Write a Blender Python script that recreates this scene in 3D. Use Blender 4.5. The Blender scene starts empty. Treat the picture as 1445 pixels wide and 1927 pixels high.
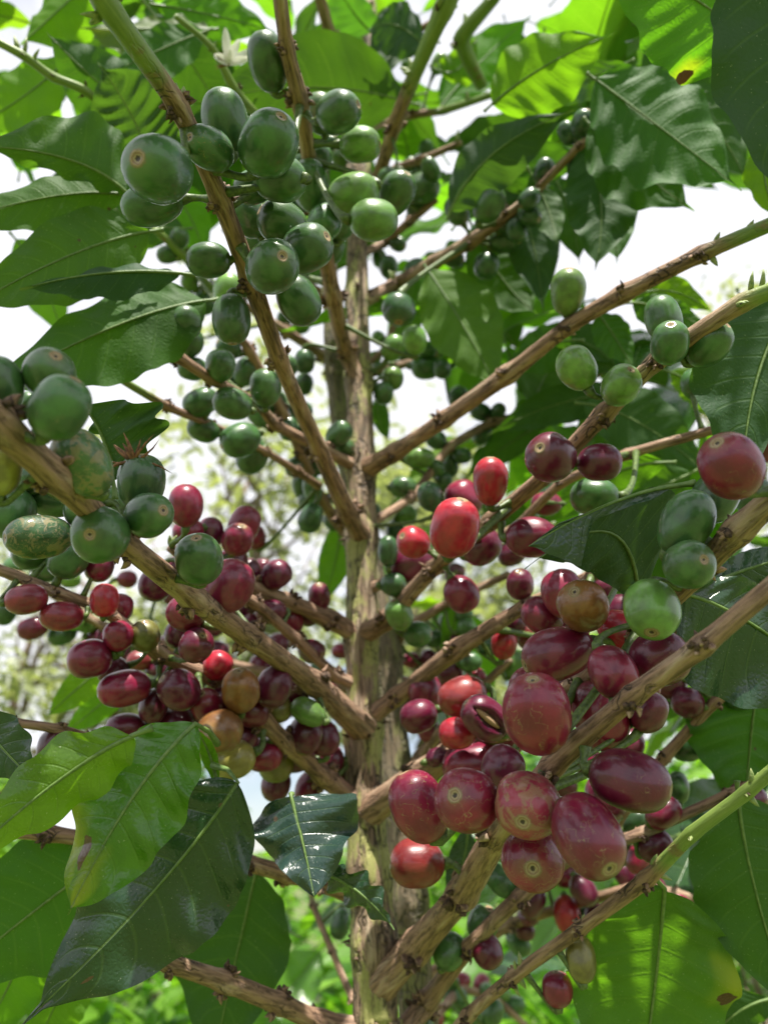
import bpy, math, random
from mathutils import Vector, Matrix, noise
C = bpy.context.scene
R = math.radians
# ------------------------------------------------------------------ camera
F = 1430.0                                   # focal length in photograph pixels (1445 x 1927)
PITCH = R(24)
CAM = Vector((0, 0, 1.45))
RT = Vector((1, 0, 0)); UP = Vector((0, -math.sin(PITCH), math.cos(PITCH))); FW = Vector((0, math.cos(PITCH), math.sin(PITCH)))
cd = bpy.data.cameras.new("camera"); cam = bpy.data.objects.new("camera", cd); C.collection.objects.link(cam)
cam.location = CAM; cam.rotation_euler = (math.pi/2 + PITCH, 0, 0)
cd.sensor_fit = 'VERTICAL'; cd.sensor_height = 36; cd.lens = F/1927*36
cd.clip_start = 0.01; cd.clip_end = 2000
cd.dof.use_dof = True; cd.dof.focus_distance = 0.24; cd.dof.aperture_fstop = 11.5
C.camera = cam
# ------------------------------------------------------------------ light
SUN_DIR = Vector((0.08, -0.37, 0.92)).normalized()      # towards the sun
elev = math.asin(SUN_DIR.z); az = math.atan2(SUN_DIR.x, SUN_DIR.y)
w = bpy.data.worlds.new("World"); C.world = w; w.use_nodes = True
nt = w.node_tree; nt.nodes.clear()
def N(nt, t, **k):
    n = nt.nodes.new(t)
    for a, b in k.items(): setattr(n, a, b)
    return n
sky = N(nt, 'ShaderNodeTexSky', sky_type='NISHITA', sun_disc=False)
sky.sun_elevation = elev; sky.sun_rotation = az
sky.altitude = 1500
tc = N(nt, 'ShaderNodeTexCoord'); nz = N(nt, 'ShaderNodeTexNoise'); nz.inputs['Scale'].default_value = 2.2; nz.inputs['Detail'].default_value = 8
rp = N(nt, 'ShaderNodeValToRGB'); rp.color_ramp.elements[0].position = .33; rp.color_ramp.elements[1].position = .50
mx = N(nt, 'ShaderNodeMixRGB'); mx.inputs[2].default_value = (9.0, 9.1, 9.6, 1)
bg = N(nt, 'ShaderNodeBackground'); bg.inputs['Strength'].default_value = 0.063
out = N(nt, 'ShaderNodeOutputWorld')
L = nt.links.new
L(tc.outputs['Generated'], nz.inputs['Vector']); L(nz.outputs['Fac'], rp.inputs['Fac']); L(rp.outputs['Color'], mx.inputs[0])
L(sky.outputs[0], mx.inputs[1]); L(mx.outputs[0], bg.inputs['Color']); L(bg.outputs[0], out.inputs['Surface'])
sl = bpy.data.lights.new("sun", 'SUN'); sl.energy = 5.0; sl.angle = R(0.53); sl.color = (1, .95, .86)
so = bpy.data.objects.new("sun", sl); C.collection.objects.link(so); so.rotation_euler = SUN_DIR.to_track_quat('Z', 'Y').to_euler()
C.view_settings.view_transform = 'Standard'; C.view_settings.look = 'None'; C.view_settings.gamma = 1
C.view_settings.exposure = 1.0
C.render.engine = 'CYCLES'
C.cycles.use_denoising = True; C.cycles.max_bounces = 7; C.cycles.diffuse_bounces = 4; C.cycles.glossy_bounces = 3
C.cycles.transmission_bounces = 4; C.cycles.caustics_reflective = False; C.cycles.caustics_refractive = False
C.cycles.sample_clamp_indirect = 6

# ------------------------------------------------------------------ helpers
rng = random.Random(7)
def P(x, y, d): return CAM + RT*((x-722.5)/F*d) + UP*((963.5-y)/F*d) + FW*d
def cam_xyd(p):
    q = p-CAM; d = q.dot(FW); return (722.5+q.dot(RT)*F/d, 963.5-q.dot(UP)*F/d, d)
def tag(o, label=None, cat=None, group=None, kind=None):
    if label: o['label'] = label
    if cat: o['category'] = cat
    if group: o['group'] = group
    if kind: o['kind'] = kind
    return o
def empty(name, loc, label, cat, group=None):
    o = bpy.data.objects.new(name, None); C.collection.objects.link(o); o.location = loc; o.empty_display_size = .05
    return tag(o, label, cat, group)
WLOC = {}
def link(name, me, parent=None, loc=Vector((0, 0, 0))):
    """loc is a world position; parents are never rotated or scaled"""
    o = bpy.data.objects.new(name, me); C.collection.objects.link(o)
    if parent is not None:
        o.parent = parent; o.location = Vector(loc) - WLOC.get(parent, parent.location)
    else: o.location = loc
    WLOC[o] = Vector(loc)
    return o
class MB:
    """mesh collector in world space"""
    def __init__(s): s.v = []; s.f = []; s.m = []; s.at = {}
    def add(s, vs, fs, mat=0, **attrs):
        b = len(s.v); s.v += vs; s.f += [tuple(i+b for i in f) for f in fs]; s.m += [mat]*len(fs)
        for k, a in attrs.items():
            s.at.setdefault(k, {})
            for i, x in enumerate(a): s.at[k][b+i] = x
    def build(s, name, mats, parent=None, loc=Vector((0, 0, 0)), smooth=True):
        me = bpy.data.meshes.new(name); l = Vector(loc)
        me.from_pydata([tuple(Vector(v)-l) for v in s.v], [], s.f)
        for m in mats: me.materials.append(m)
        me.polygons.foreach_set('material_index', s.m); me.polygons.foreach_set('use_smooth', [smooth]*len(s.f))
        for k, a in s.at.items():
            vec = isinstance(next(iter(a.values())), (tuple, list, Vector))
            at = me.attributes.new(k, 'FLOAT_VECTOR' if vec else 'FLOAT', 'POINT')
            if vec:
                d = []
                for i in range(len(s.v)): d += list(a.get(i, (0, 0, 0)))
                at.data.foreach_set('vector', d)
            else: at.data.foreach_set('value', [a.get(i, 0.) for i in range(len(s.v))])
        me.update()
        return link(name, me, parent, l)

# ------------------------------------------------------------------ materials
def newmat(name):
    m = bpy.data.materials.new(name); m.use_nodes = True; m.node_tree.nodes.clear(); return m, m.node_tree
class G:
    """small node-graph writer"""
    def __init__(s, nt): s.nt = nt
    def n(s, t, ins=None, **k):
        x = N(s.nt, t, **k)
        for key, v in (ins or {}).items():
            i = x.inputs[key]
            if isinstance(v, bpy.types.NodeSocket): s.nt.links.new(v, i)
            else: i.default_value = v
        return x
    def m(s, op, a, b=0., c=0., clamp=False):
        x = N(s.nt, 'ShaderNodeMath', operation=op, use_clamp=clamp)
        for i, v in enumerate((a, b, c)):
            if isinstance(v, bpy.types.NodeSocket): s.nt.links.new(v, x.inputs[i])
            else: x.inputs[i].default_value = v
        return x.outputs[0]
    def mix(s, f, a, b, t='MIX'):
        x = N(s.nt, 'ShaderNodeMixRGB', blend_type=t)
        for i, v in enumerate((f, a, b)):
            if isinstance(v, bpy.types.NodeSocket): s.nt.links.new(v, x.inputs[i])
            elif i == 0: x.inputs[0].default_value = v
            else: x.inputs[i].default_value = tuple(v)+((1,) if len(v) == 3 else ())
        return x.outputs[0]
    def noise(s, vec, scale, detail=3, rough=.5, dist=0):
        x = s.n('ShaderNodeTexNoise', {'Scale': scale, 'Detail': detail, 'Roughness': rough, 'Distortion': dist})
        if vec is not None: s.nt.links.new(vec, x.inputs['Vector'])
        return x.outputs['Fac']
    def sst(s, x, lo, hi):      # smooth step
        r = s.n('ShaderNodeMapRange', {'Value': x, 'From Min': lo, 'From Max': hi}, interpolation_type='SMOOTHSTEP')
        return r.outputs[0]
    def scale(s, vec, v):
        r = s.n('ShaderNodeVectorMath', {0: vec, 1: v}, operation='MULTIPLY'); return r.outputs[0]
    def out(s, sh): s.nt.links.new(sh, s.n('ShaderNodeOutputMaterial').inputs['Surface'])

def mat_leaf():
    m, nt = newmat('leaf'); g = G(nt)
    uv = g.n('ShaderNodeAttribute', attribute_name='luv').outputs['Vector']
    sp = g.n('ShaderNodeSeparateXYZ', {0: uv}); u, v, hw = sp.outputs
    spot = g.n('ShaderNodeAttribute', attribute_name='spot').outputs['Fac']
    yel = g.n('ShaderNodeAttribute', attribute_name='yellow').outputs['Fac']
    oi = g.n('ShaderNodeObjectInfo'); tint = oi.outputs['Color']; al = oi.outputs['Alpha']; rnd = oi.outputs['Random']
    av = g.m('ABSOLUTE', v)
    md = g.m('MULTIPLY', av, hw)                                   # metres from the midrib
    wid = g.m('MULTIPLY_ADD', u, -.0006, .0009)
    mid = g.m('SUBTRACT', 1, g.sst(md, g.m('MULTIPLY', wid, .45), wid))
    ph = g.m('MULTIPLY', g.m('SUBTRACT', u, g.m('MULTIPLY', g.m('POWER', av, 1.25), .15)), 9.)
    dist = g.m('ABSOLUTE', g.m('SUBTRACT', g.m('FRACT', ph), .5))
    vein = g.m('MULTIPLY', g.m('SUBTRACT', 1, g.sst(dist, .018, .075)), g.m('SUBTRACT', 1, g.sst(av, .55, .95)))
    pos = g.n('ShaderNodeTexCoord').outputs['Object']
    n1 = g.noise(pos, 60, 4, .6); n2 = g.noise(pos, 420, 3, .6)
    vor = g.n('ShaderNodeTexVoronoi', {'Vector': pos, 'Scale': 520.}, feature='DISTANCE_TO_EDGE').outputs['Distance']
    back = g.n('ShaderNodeNewGeometry').outputs['Backfacing']
    col = g.mix(1, tint, g.n('ShaderNodeCombineColor', {0: g.m('MULTIPLY_ADD', n1, .7, .65), 1: g.m('MULTIPLY_ADD', n1, .5, .75), 2: 1.}).outputs[0], 'MULTIPLY')
    under = g.mix(.16, col, (.09, .17, .05))
    col = g.mix(back, col, under)
    ycol = g.mix(yel, col, (.30, .32, .03))
    col = g.mix(g.m('MULTIPLY', vein, .15), ycol, (.13, .22, .06))
    col = g.mix(g.m('MULTIPLY', mid, .6), col, (.17, .26, .08))
    brown = g.mix(g.noise(pos, 900, 3), (.05, .025, .012), (.16, .09, .045))
    # small random insect spots
    vs = g.n('ShaderNodeTexVoronoi', {'Vector': pos, 'Scale': 48.}, feature='F1')
    sm = g.m('MULTIPLY', g.m('LESS_THAN', vs.outputs['Distance'], .045), g.m('GREATER_THAN', g.n('ShaderNodeSeparateColor', {0: vs.outputs['Color']}).outputs[0], .72))
    sptot = g.m('MAXIMUM', g.sst(spot, .4, .6), g.m('MULTIPLY', sm, .7))
    dust = g.m('MULTIPLY', g.m('GREATER_THAN', g.noise(pos, 1500, 1), .74), .35)
    col = g.mix(dust, col, (.4, .42, .36))
    col = g.mix(sptot, col, brown)
    tcol = g.mix(1, col, (2.5, 2.9, .5), 'MULTIPLY')
    tcol = g.mix(.25, tcol, (.16, .30, .01))
    tcol = g.mix(sptot, tcol, (.06, .02, .005))
    tcol = g.mix(g.m('MULTIPLY', mid, .6), tcol, (.12, .2, .03))
    h = g.m('ADD', g.m('MULTIPLY', vor, .45), g.m('MULTIPLY', n2, .16))
    h = g.m('ADD', h, g.m('MULTIPLY', g.noise(pos, 130, 3, .6), .9))
    h = g.m('ADD', h, g.m('MULTIPLY', g.m('ADD', mid, g.m('MULTIPLY', vein, .5)), g.m('MULTIPLY_ADD', back, 1.4, -.8)))
    bump = g.n('ShaderNodeBump', {'Strength': .5, 'Distance': .0009, 'Height': h}).outputs[0]
    rough = g.m('ADD', g.m('MULTIPLY_ADD', back, .38, .17), g.m('MULTIPLY', n1, .16))
    pb = g.n('ShaderNodeBsdfPrincipled', {'Base Color': col, 'Roughness': rough, 'Normal': bump, 'IOR': g.m('MULTIPLY_ADD', back, -.25, 1.62)})
    tr = g.n('ShaderNodeBsdfTranslucent', {'Color': tcol, 'Normal': bump})
    ms = g.n('ShaderNodeMixShader', {0: g.m('MULTIPLY', al, g.m('SUBTRACT', 1, g.m('MULTIPLY', sptot, .7)))})
    nt.links.new(pb.outputs[0], ms.inputs[1]); nt.links.new(tr.outputs[0], ms.inputs[2]); g.out(ms.outputs[0])
    return m
def mat_fruit():
    m, nt = newmat('fruit_skin'); g = G(nt)
    pos = g.n('ShaderNodeTexCoord').outputs['Object']
    oi = g.n('ShaderNodeObjectInfo'); tint = oi.outputs['Color']; scar = oi.outputs['Alpha']; rnd = oi.outputs['Random']
    off = g.n('ShaderNodeCombineXYZ', {0: g.m('MULTIPLY', rnd, 37.), 1: g.m('MULTIPLY', rnd, 91.), 2: g.m('MULTIPLY', rnd, 13.)}).outputs[0]
    pr = g.n('ShaderNodeVectorMath', {0: pos, 1: off}, operation='ADD').outputs[0]
    s = g.n('ShaderNodeSeparateXYZ', {0: pos})
    rad = g.m('SQRT', g.m('ADD', g.m('POWER', s.outputs[0], 2.), g.m('POWER', s.outputs[1], 2.)))
    top = g.m('GREATER_THAN', s.outputs[2], 0)
    rad = g.m('ADD', g.m('MULTIPLY', rad, g.m('MULTIPLY_ADD', rnd, .32, .62)), g.m('MULTIPLY', g.m('SUBTRACT', g.noise(pr, 9, 4, .7), .5), .09))
    n1 = g.noise(pr, 1.3, 3, .55); n2 = g.noise(g.scale(pr, (9, 9, 1.2)), 1.6, 4, .6); n3 = g.noise(pr, 30, 2, .5)
    dark = g.mix(1, tint, (.68, .66, .72), 'MULTIPLY')
    lite = g.mix(.5, tint, g.mix(1, tint, (1.25, 1.35, 1.1), 'MULTIPLY'))
    col = g.mix(g.sst(n1, .32, .68), dark, lite)
    col = g.mix(g.m('MULTIPLY', g.sst(n2, .45, .8), .09), col, g.mix(.65, (.28, .26, .2), tint))
    fl = g.m('MULTIPLY', g.sst(n3, .70, .76), .25)
    col = g.mix(fl, col, (.42, .36, .26))
    # russet scars
    vw = g.n('ShaderNodeVectorMath', {0: pr, 1: g.n('ShaderNodeTexNoise', {'Vector': pr, 'Scale': 2.5}).outputs['Color']}, operation='ADD').outputs[0]
    vd = g.n('ShaderNodeTexVoronoi', {'Vector': g.scale(vw, (1.5, 1.5, .8)), 'Scale': 1.3}, feature='DISTANCE_TO_EDGE').outputs['Distance']
    ln = g.m('MULTIPLY', g.m('SUBTRACT', 1, g.sst(vd, .004, .018)), g.sst(g.noise(pr, 2.2, 2), g.m('MULTIPLY_ADD', scar, -.40, .60), g.m('MULTIPLY_ADD', scar, -.40, .68)))
    ln = g.m('MULTIPLY', ln, g.m('MINIMUM', g.m('MULTIPLY', scar, 3.), 1))
    patch = g.m('MULTIPLY', g.sst(g.noise(pr, 1.8, 5, .65, .6), .50, .56), g.sst(scar, .5, .8))
    sc = g.m('MAXIMUM', ln, g.m('MULTIPLY', patch, .85))
    col = g.mix(g.m('MULTIPLY', sc, .65), col, g.mix(n3, (.20, .13, .06), (.42, .34, .17)))
    ring = g.n('ShaderNodeValToRGB', {0: rad}); cr = ring.color_ramp
    cr.elements[0].position = 0; cr.elements[0].color = (.03, .018, .01, 1); cr.elements[1].position = .045; cr.elements[1].color = (.05, .03, .015, 1)
    for p_, c_ in ((.065, (.36, .28, .15)), (.11, (.22, .13, .07)), (.13, (.34, .25, .14)), (.17, (.2, .15, .07)), (.3, (.2, .15, .07))):
        e = cr.elements.new(p_); e.color = c_+(1,)
    rm = g.m('MULTIPLY', g.m('SUBTRACT', 1, g.sst(rad, .15, .21)), top)
    halo = g.m('MULTIPLY', g.m('SUBTRACT', 1, g.sst(rad, .2, .42)), g.m('MULTIPLY', top, .25))
    col = g.mix(halo, col, g.mix(.5, tint, (.3, .28, .1)))
    col = g.mix(rm, col, ring.outputs[0])
    bump = g.n('ShaderNodeBump', {'Strength': .25, 'Distance': .0004, 'Height': g.m('ADD', g.m('MULTIPLY', n3, .25), g.m('MULTIPLY', g.m('ADD', sc, n2), .7))}).outputs[0]
    rough = g.m('ADD', g.m('MULTIPLY_ADD', n1, .18, .26), g.m('MULTIPLY', g.m('MAXIMUM', sc, rm), .35))
    pb = g.n('ShaderNodeBsdfPrincipled', {'Base Color': col, 'Roughness': rough, 'Normal': bump, 'IOR': 1.42,
        'Subsurface Weight': .12, 'Subsurface Radius': (.9, .5, .2), 'Subsurface Scale': .003, 'Coat Weight': .5, 'Coat Roughness': .10})
    g.out(pb.outputs[0]); return m
def mat_bark(name, lichen, shade_tone=0):
    m, nt = newmat(name); g = G(nt)
    bv = g.n('ShaderNodeAttribute', attribute_name='bark').outputs['Vector']       # (cos*r, sin*r, length) metres
    age = g.n('ShaderNodeAttribute', attribute_name='green').outputs['Fac']
    rnd = g.n('ShaderNodeObjectInfo').outputs['Random']
    off = g.n('ShaderNodeCombineXYZ', {0: rnd, 1: g.m('MULTIPLY', rnd, 3.), 2: g.m('MULTIPLY', rnd, 7.)}).outputs[0]
    pr = g.n('ShaderNodeVectorMath', {0: bv, 1: off}, operation='ADD').outputs[0]
    fib = g.noise(g.scale(pr, (1, 1, .10)), 650, 5, .65)
    strip = g.noise(g.scale(pr, (1, 1, .16)), 190, 5, .65, .8)
    blot = g.noise(pr, 55, 5, .65)
    crk = g.n('ShaderNodeTexVoronoi', {'Vector': g.scale(g.n('ShaderNodeVectorMath', {0: pr, 1: g.scale(g.n('ShaderNodeTexNoise', {'Vector': pr, 'Scale': 90.}).outputs['Color'], (.012, .012, .02))}, operation='ADD').outputs[0], (1, 1, .10 if lichen else .035)), 'Scale': 190. if lichen else 260.}, feature='DISTANCE_TO_EDGE').outputs['Distance']
    crack = g.m('MULTIPLY', g.m('SUBTRACT', 1, g.sst(crk, .01, .09 if lichen else .06)), g.sst(blot, .42 if lichen else .5, .55 if lichen else .62))
    fine = g.noise(pr, 1500, 2)
    if lichen: c1, c2, c3 = (.085, .055, .034), (.31, .215, .14), (.48, .38, .27)
    else: c1, c2, c3 = (.11, .062, .040), (.34, .21, .135), (.50, .37, .265)
    col = g.mix(g.sst(fib, .35, .6), c1, c2)
    col = g.mix(g.m('MULTIPLY', g.sst(strip, .5, .68), .75), col, c3)
    col = g.mix(g.m('MULTIPLY', g.sst(blot, .55, .7), .55), col, (.14, .075, .04))
    if lichen:
        li = g.m('MULTIPLY', g.sst(g.noise(g.scale(pr, (1, 1, .35)), 75, 6, .7), .48, .56), .85)
        col = g.mix(li, col, g.mix(g.noise(pr, 600, 3, .7), (.17, .18, .03), (.50, .50, .18)))
        col = g.mix(g.m('MULTIPLY', g.sst(g.noise(pr, 32, 5, .7), .6, .68), .6), col, (.055, .06, .03))
    col = g.mix(g.m('MULTIPLY', crack, .85), col, (.025, .016, .01))
    gr = g.mix(g.sst(fib, .3, .7), (.12, .2, .035), (.22, .30, .07))
    gr = g.mix(g.m('MULTIPLY', g.sst(blot, .6, .68), .7), gr, (.2, .12, .06))
    a2 = g.sst(g.m('ADD', age, g.m('MULTIPLY', g.m('SUBTRACT', blot, .5), .5)), .35, .65)
    if lichen:                                                  # deep vertical fissures of old bark
        fis = g.noise(g.scale(g.n('ShaderNodeVectorMath', {0: pr, 1: g.scale(g.n('ShaderNodeTexNoise', {'Vector': pr, 'Scale': 60.}).outputs['Color'], (.006, .006, .01))}, operation='ADD').outputs[0], (1, 1, .13)), 300, 3, .5)
        fm = g.m('MULTIPLY', g.m('SUBTRACT', 1, g.sst(g.m('ABSOLUTE', g.m('SUBTRACT', fis, .5)), .0, .035)), g.sst(blot, .40, .52))
        col = g.mix(g.m('MULTIPLY', fm, .85), col, (.035, .028, .015))
        if shade_tone: col = g.mix(.55, col, (.07, .065, .035))  # shade on the rear stem mixed into its bark colour
    col = g.mix(a2, col, gr)
    h = g.m('SUBTRACT', g.m('ADD', g.m('ADD', g.m('MULTIPLY', fib, .5), g.m('MULTIPLY', strip, 1.2)), g.m('MULTIPLY', fine, .12)), g.m('MULTIPLY', crack, .9))
    h = g.m('MULTIPLY', h, g.m('SUBTRACT', 1, g.m('MULTIPLY', a2, .8)))
    bump = g.n('ShaderNodeBump', {'Strength': .85, 'Distance': .0018 if lichen else .0011, 'Height': h}).outputs[0]
    pb = g.n('ShaderNodeBsdfPrincipled', {'Base Color': col, 'Roughness': g.m('MULTIPLY_ADD', a2, -.28, .75), 'Normal': bump})
    g.out(pb.outputs[0]); return m
def mat_simple(name, c1, c2, sc=400, rough=.6, trans=0, tcol=None, bumpd=.0004):
    m, nt = newmat(name); g = G(nt); pos = g.n('ShaderNodeTexCoord').outputs['Object']
    n = g.noise(pos, sc, 4, .6); col = g.mix(g.sst(n, .3, .7), c1, c2)
    b = g.n('ShaderNodeBump', {'Strength': .6, 'Distance': bumpd, 'Height': n}).outputs[0]
    pb = g.n('ShaderNodeBsdfPrincipled', {'Base Color': col, 'Roughness': rough, 'Normal': b})
    if trans:
        tr = g.n('ShaderNodeBsdfTranslucent', {'Color': tcol+(1,)}); ms = g.n('ShaderNodeMixShader', {0: trans})
        nt.links.new(pb.outputs[0], ms.inputs[1]); nt.links.new(tr.outputs[0], ms.inputs[2]); g.out(ms.outputs[0])
    else: g.out(pb.outputs[0])
    return m
M_LEAF = mat_leaf(); M_FRUIT = mat_fruit(); M_BARK = mat_bark('branch_bark', False); M_TRUNK = mat_bark('trunk_bark', True); M_TRUNK2 = mat_bark('shade_toned_bark', True, 1)
M_DARK = mat_simple('dry_scale', (.02, .012, .008), (.13, .075, .045), 900, .85)
M_STALK = mat_simple('green_stalk', (.045, .075, .02), (.12, .18, .04), 700, .45)
M_BUD = mat_simple('bud_green', (.16, .24, .07), (.32, .36, .14), 900, .5)
M_PETAL = mat_simple('petal', (.75, .73, .66), (.85, .84, .8), 300, .5, .35, (.8, .8, .7))
M_DRY = mat_simple('dried_petal', (.07, .03, .015), (.30, .14, .06), 500, .8)
M_SEED = mat_simple('seed_parchment', (.42, .24, .12), (.62, .42, .24), 400, .55)

# ------------------------------------------------------------------ geometry builders
def catmull(pts, step):
    """pts: list of (Vector, radius, green); returns resampled list"""
    n = len(pts); res = []
    for i in range(n-1):
        p0 = pts[max(i-1, 0)]; p1 = pts[i]; p2 = pts[i+1]; p3 = pts[min(i+2, n-1)]
        k = max(2, int((p2[0]-p1[0]).length/step))
        for j in range(k):
            t = j/k; t2 = t*t; t3 = t2*t
            a = -.5*t3+t2-.5*t; b = 1.5*t3-2.5*t2+1; c = -1.5*t3+2*t2+.5*t; d = .5*t3-.5*t2
            # straight internodes: pull the spline halfway towards the chord
            pos = (p0[0]*a+p1[0]*b+p2[0]*c+p3[0]*d)*.5 + (p1[0].lerp(p2[0], t))*.5
            res.append((pos, p1[1]+(p2[1]-p1[1])*t, p1[2]+(p2[2]-p1[2])*t, i if j == 0 else -1))
    res.append((pts[-1][0], pts[-1][1], pts[-1][2], n-1))
    return res
def frames(ps):
    t0 = (ps[1]-ps[0]).normalized(); nrm = t0.orthogonal().normalized(); out = []
    for i in range(len(ps)):
        t = (ps[min(i+1, len(ps)-1)]-ps[max(i-1, 0)]).normalized()
        nrm = (nrm-t*nrm.dot(t)).normalized(); out.append((t, nrm, t.cross(nrm)))
    return out
def tube(mb, ps, rs, seg=8, mat=0, cap=True, green=None, rough=0., bark=True, s0=0., seed=0.):
    fr = frames(ps); vs = []; bk = []; gr = []; s = s0
    for i, p in enumerate(ps):
        if i: s += (ps[i]-ps[i-1]).length
        t, a, b = fr[i]
        for j in range(seg):
            an = 2*math.pi*j/seg; ca, sa = math.cos(an), math.sin(an); r = rs[i]
            if rough:
                q = Vector((ca*1.6+seed, sa*1.6, s*38)); r *= 1+rough*(noise.noise(q)*1.0+.55*noise.noise(Vector((ca*4, sa*4+seed, s*25)))+.35*noise.noise(q*5))
            vs.append(p+(a*ca+b*sa)*r); bk.append((ca*rs[i], sa*rs[i], s)); gr.append(green[i] if green else 0.)
    fs = []
    for i in range(len(ps)-1):
        for j in range(seg):
            k = (j+1) % seg; fs.append((i*seg+j, i*seg+k, (i+1)*seg+k, (i+1)*seg+j))
    if cap:
        fs.append(tuple(range(seg))[::-1]); fs.append(tuple((len(ps)-1)*seg+j for j in range(seg)))
    mb.add(vs, fs, mat, bark=bk, green=gr)
def spike(mb, p, d, ln, r, mat, bend=.3, seg=5):
    side = d.orthogonal().normalized(); side = side*rng.uniform(-1, 1)+d.cross(side)*rng.uniform(-1, 1)
    ps = [p+d*ln*t+side*ln*bend*t*t for t in (0, .35, .7, 1)]
    tube(mb, ps, [r, r*.95, r*.6, r*.08], seg, mat)
def leaf_profile(u, acum=1.):
    a = math.sin(math.pi*min(u/.93, 1)**.92)
    p = max(a, 0)**.78
    if u > .80: p = max(p, .13*(1-u)/.2)
    return p
def leaf_mesh(mb, mid, SL, SR, nrm, nu=56, nv=9, wave=.06, corr=.017, waves=5, spots=(), yel=(), petiole=None, phase=None, curl=.0, tipcurl=0., tear=0, prof=leaf_profile):
    """mid(u)->Vector; SL/SR full half-width vectors; nrm: direction of the leaf's upper face"""
    ph = phase if phase is not None else rng.uniform(0, 6.28)
    hl, hr = SL.length, SR.length; vs = []; luv = []; sp = []; ye = []
    hw = (hl+hr)/2; ph2 = ph*1.7
    for i in range(nu+1):
        u = i/nu; p = mid(u); w = prof(u)
        for j in range(-nv, nv+1):
            v = j/nv; a = abs(v); S = SR if v > 0 else SL
            phs = (u-.15*a**1.25)*9+.25*noise.noise(Vector((u*4, ph, v)))
            edge = 1+.010*math.sin(2*math.pi*phs+1.5)*a+.06*noise.noise(Vector((u*7, v*3+ph, ph)))*a
            q = p+S*(w*a*edge)
            z = corr*hw*(-math.cos(2*math.pi*(phs-.5)))*min(a*2.5, 1)*min(w*1.5, 1)
            z += wave*hw*math.sin(waves*2*math.pi*u*.8+(ph if v > 0 else ph2))*a*a*1.6*min(w*1.5, 1)
            z += .10*hw*noise.noise(Vector((u*3+ph, v*1.5, ph)))*(.3+a)
            z += curl*hw*a*a*w
            q = q+nrm*z
            vs.append(q); luv.append((u, v, S.length*w))
            sv = 0.
            for (su, svv, sr) in spots:
                dd = math.hypot((u-su)*2.4, v-svv)+.05*noise.noise(Vector((u*22, v*9, ph)))
                sv = max(sv, min(1, max(0, (sr-dd)/.05+.5)))
            sp.append(sv); yv = 0.
            for (su, svv, sr) in yel:
                dd = math.hypot((u-su)*2.4, v-svv)+.15*noise.noise(Vector((u*8, v*4, ph+5)))
                yv = max(yv, min(1, max(0, 1-dd/sr)))
            ye.append(yv)
    W = 2*nv+1; fs = []
    test = SR.cross(mid(.55)-mid(.45))   # orientation of the faces
    flip = test.dot(nrm) > 0
    for i in range(nu):
        for j in range(W-1):
            a, b, c, d = i*W+j, i*W+j+1, (i+1)*W+j+1, (i+1)*W+j
            fs.append((a, d, c, b) if not flip else (a, b, c, d))
    mb.add(vs, fs, 0, luv=luv, spot=sp, yellow=ye)
    # raised midrib and petiole
    ps = [mid(t)-nrm*.0002 for t in [k/14 for k in range(14)]]; rs = [.0007*(1-t/15)+.0001 for t in range(14)]
    if petiole is not None:
        q = petiole; b0 = mid(0); m_ = (q+b0)*.5+(mid(0)-mid(.06))*.35
        pre = [q, q.lerp(m_, .5), m_, m_.lerp(b0, .5)]; ps = pre+ps; rs = [.0013, .0011, .0009, .0008]+rs
    tube(mb, ps, rs, 6, 1)
def bez(a, b, c): return lambda u: a*((1-u)**2)+b*(2*u*(1-u))+c*(u*u)

# fruit meshes: local +Z is the navel end, half-width 1
def fruit_mesh(name, ratio, seed, split=False):
    vs = []; fs = []; nseg = 36; th = [0, .05, .09, .13, .17, .21, .27, .35, .45, .58, .72, .88, 1.05, 1.22, 1.4, 1.57, 1.75, 1.95, 2.15, 2.35, 2.55, 2.75, 2.92, 3.06]
    for i, t in enumerate(th):
        for j in range(nseg):
            an = 2*math.pi*j/nseg
            n_ = 2.35; ct, st = math.cos(t), math.sin(t)
            r = 1/((abs(ct)/ratio)**n_+abs(st)**n_)**(1/n_)
            dn = 1.
            if t < .34: dn -= .04*math.exp(-(t/.11)**2)-.018*math.exp(-((t-.19)/.045)**2)
            x, y, z = st*math.cos(an)*r*dn, st*math.sin(an)*r*.96*dn, ct*r*dn
            if z < 0: k = 1-.10*(z/ratio)**2; x *= k; y *= k
            q = noise.noise(Vector((x*.9+seed*5, y*.9, z*.9)))*.075; x *= 1+q; y *= 1+q
            gr = .022*math.exp(-(math.sin(an)/.12)**2)*st      # shallow seam along both sides
            x *= 1-gr; y *= 1-gr
            if split:
                dz = z/ratio; ww = .26*max(0, 1-(dz/.75)**2)
                aa = (an-math.pi*1.5)
                if abs(aa) < .9 and ww > 0:
                    s_ = abs(aa)/max(ww*1.6, .01)
                    if s_ < 1: k = 1-.55*(1-s_*s_)**.5*1.; x *= k; y *= k
            vs.append((x, y, z))
    n = len(th)
    for i in range(n-1):
        for j in range(nseg):
            k = (j+1) % nseg; fs.append((i*nseg+j, (i+1)*nseg+j, (i+1)*nseg+k, i*nseg+k))
    fs.append(tuple(range(nseg))); fs.append(tuple((n-1)*nseg+j for j in range(nseg))[::-1])
    me = bpy.data.meshes.new(name); me.from_pydata(vs, [], fs); me.materials.append(M_FRUIT)
    me.polygons.foreach_set('use_smooth', [True]*len(fs)); me.update(); return me
RATIOS = [1.03, 1.12, 1.22, 1.35, 1.55]
FM = {r: [fruit_mesh('cherry', r, r*3+k*1.7) for k in range(3)] for r in RATIOS}
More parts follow.
